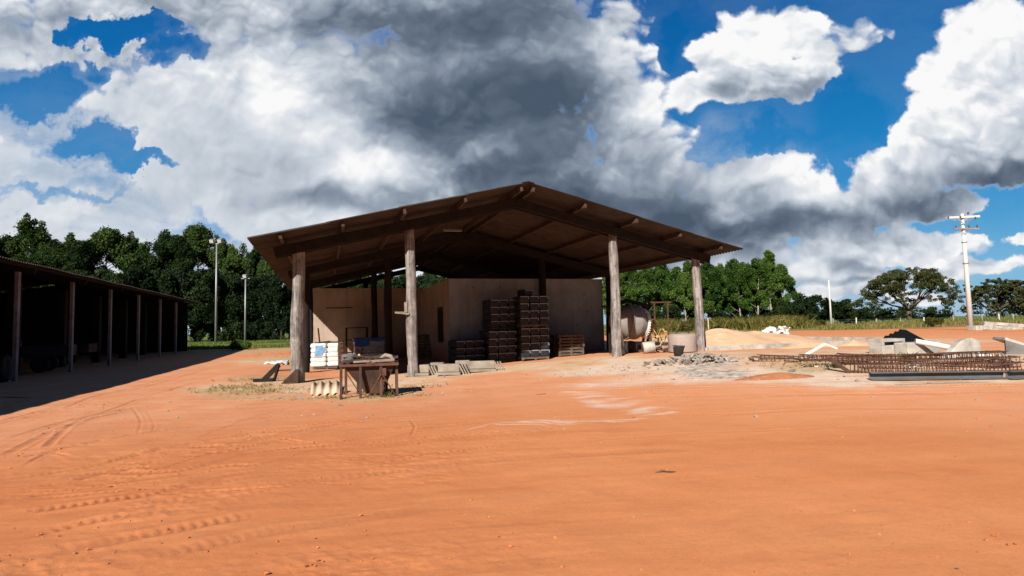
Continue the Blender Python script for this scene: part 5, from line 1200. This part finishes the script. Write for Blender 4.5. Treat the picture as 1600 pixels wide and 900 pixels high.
o = MB(); o.box((0, 0, .006), (.07, .012, .008)); o.box((.025, .008, .008), (.03, .02, .01), Matrix.Rotation(.6, 3, 'Z')); tag(o.build('bark_chip', M_bark, None, loc=P(1490, 893)), 'small curled dark chip lying on bare earth in the near right corner', 'chip')
random.seed(41)
for k, (px, py, ln, lb) in enumerate(((20, 622, 1.1, 'thin twig lying at the edge of the machinery shed shadow'), (1040, 739, .22, 'thin dark twig lying in the middle of the red yard'))):
    o = MB(); o.tube([(-ln/2, 0, .005), (-ln*.15, ln*.06, .02), (ln*.2, -ln*.03, .015), (ln/2, ln*.08, .005)], [.006, .010, .008, .004], 6); tag(o.build('twig', M_bark, None, loc=P(px, py)), lb, 'twig')

# scrap wood and bricks scattered round the rebar and the basin
random.seed(52)
for k in range(26):
    px, py = random.choice(((1280, 574), (1400, 560), (1540, 568), (1240, 566), (1570, 575), (1480, 572))); px += random.uniform(-55, 45); py += random.uniform(-6, 8)
    if px > 1640: continue
    o = MB(); ln = random.uniform(.15, .8); o.bar((-ln/2, 0, 0), (ln/2, 0, random.uniform(-.02, .05)), random.uniform(.04, .12), random.uniform(.02, .04))
    tag(o.build('scrap_plank', random.choice((M_bleach, M_purl, M_wood, M_rust)), None, loc=G(px, py, .025), rz=random.uniform(0, 3.1)), 'offcut of wood or rusty strip scattered on the ground around the rebar cages', 'scrap', 'scraps around the rebar cages')
BR = MB().box((0, 0, 0), (.22, .10, .07)); bme = None
for k in range(34):
    px, py = random.choice(((1010, 566), (1070, 566), (1150, 566), (1200, 575), (1330, 592), (590, 624), (520, 628), (470, 612))); px += random.gauss(0, 22); py += random.gauss(0, 4)
    o = bpy.data.objects.new('rubble_piece', RB[k % 5]); COL.objects.link(o); sc = random.uniform(.05, .16); o.scale = (sc,)*3; o.location = G(px, py, sc*.12); o.rotation_euler = (random.uniform(-.4, .4), random.uniform(-.4, .4), random.uniform(0, 6.3)); tag(o, 'small loose stone lying on the dusty ground before the shed', 'stone', 'loose stones before the shed')

# crumbs of dry soil over the near yard
rs = np.random.RandomState(77); Vs = []; Fs = []
ic = bmesh.new(); bmesh.ops.create_icosphere(ic, subdivisions=1, radius=1.); iv = np.array([v.co[:] for v in ic.verts]); iff = np.array([[v.index for v in f.verts] for f in ic.faces]); ic.free()
cnt = 0
while cnt < 1300:
    Yc = 3.2*math.exp(rs.rand()*1.55); x = rs.uniform(-1.05, 1.05)*Yc; left = 1.0 if x < 0 else .45
    if rs.rand() > left*np.clip(vnoise(np.float64(x/1.3), np.float64(Yc/.9))*1.9-.35, .03, 1): continue
    s_ = (.003+.016*rs.rand()**4)*(.6+Yc*.06); vv = iv*(1+.35*rs.normal(size=iv.shape))*s_*np.array([1.2, 1., .75]); Fs.append(iff+cnt*len(iv)); Vs.append(vv+np.array([x, Yc, ghf(x, Yc)+s_*.2+.02*float(fbm(np.float64(x/3.1), np.float64(Yc/3.1), 4))*2.2])); cnt += 1
o = bpy.data.objects.new('soil_crumbs', np_mesh('soil_crumbs', np.vstack(Vs), np.vstack(Fs), M_clod)); COL.objects.link(o); tag(o, kind='stuff')
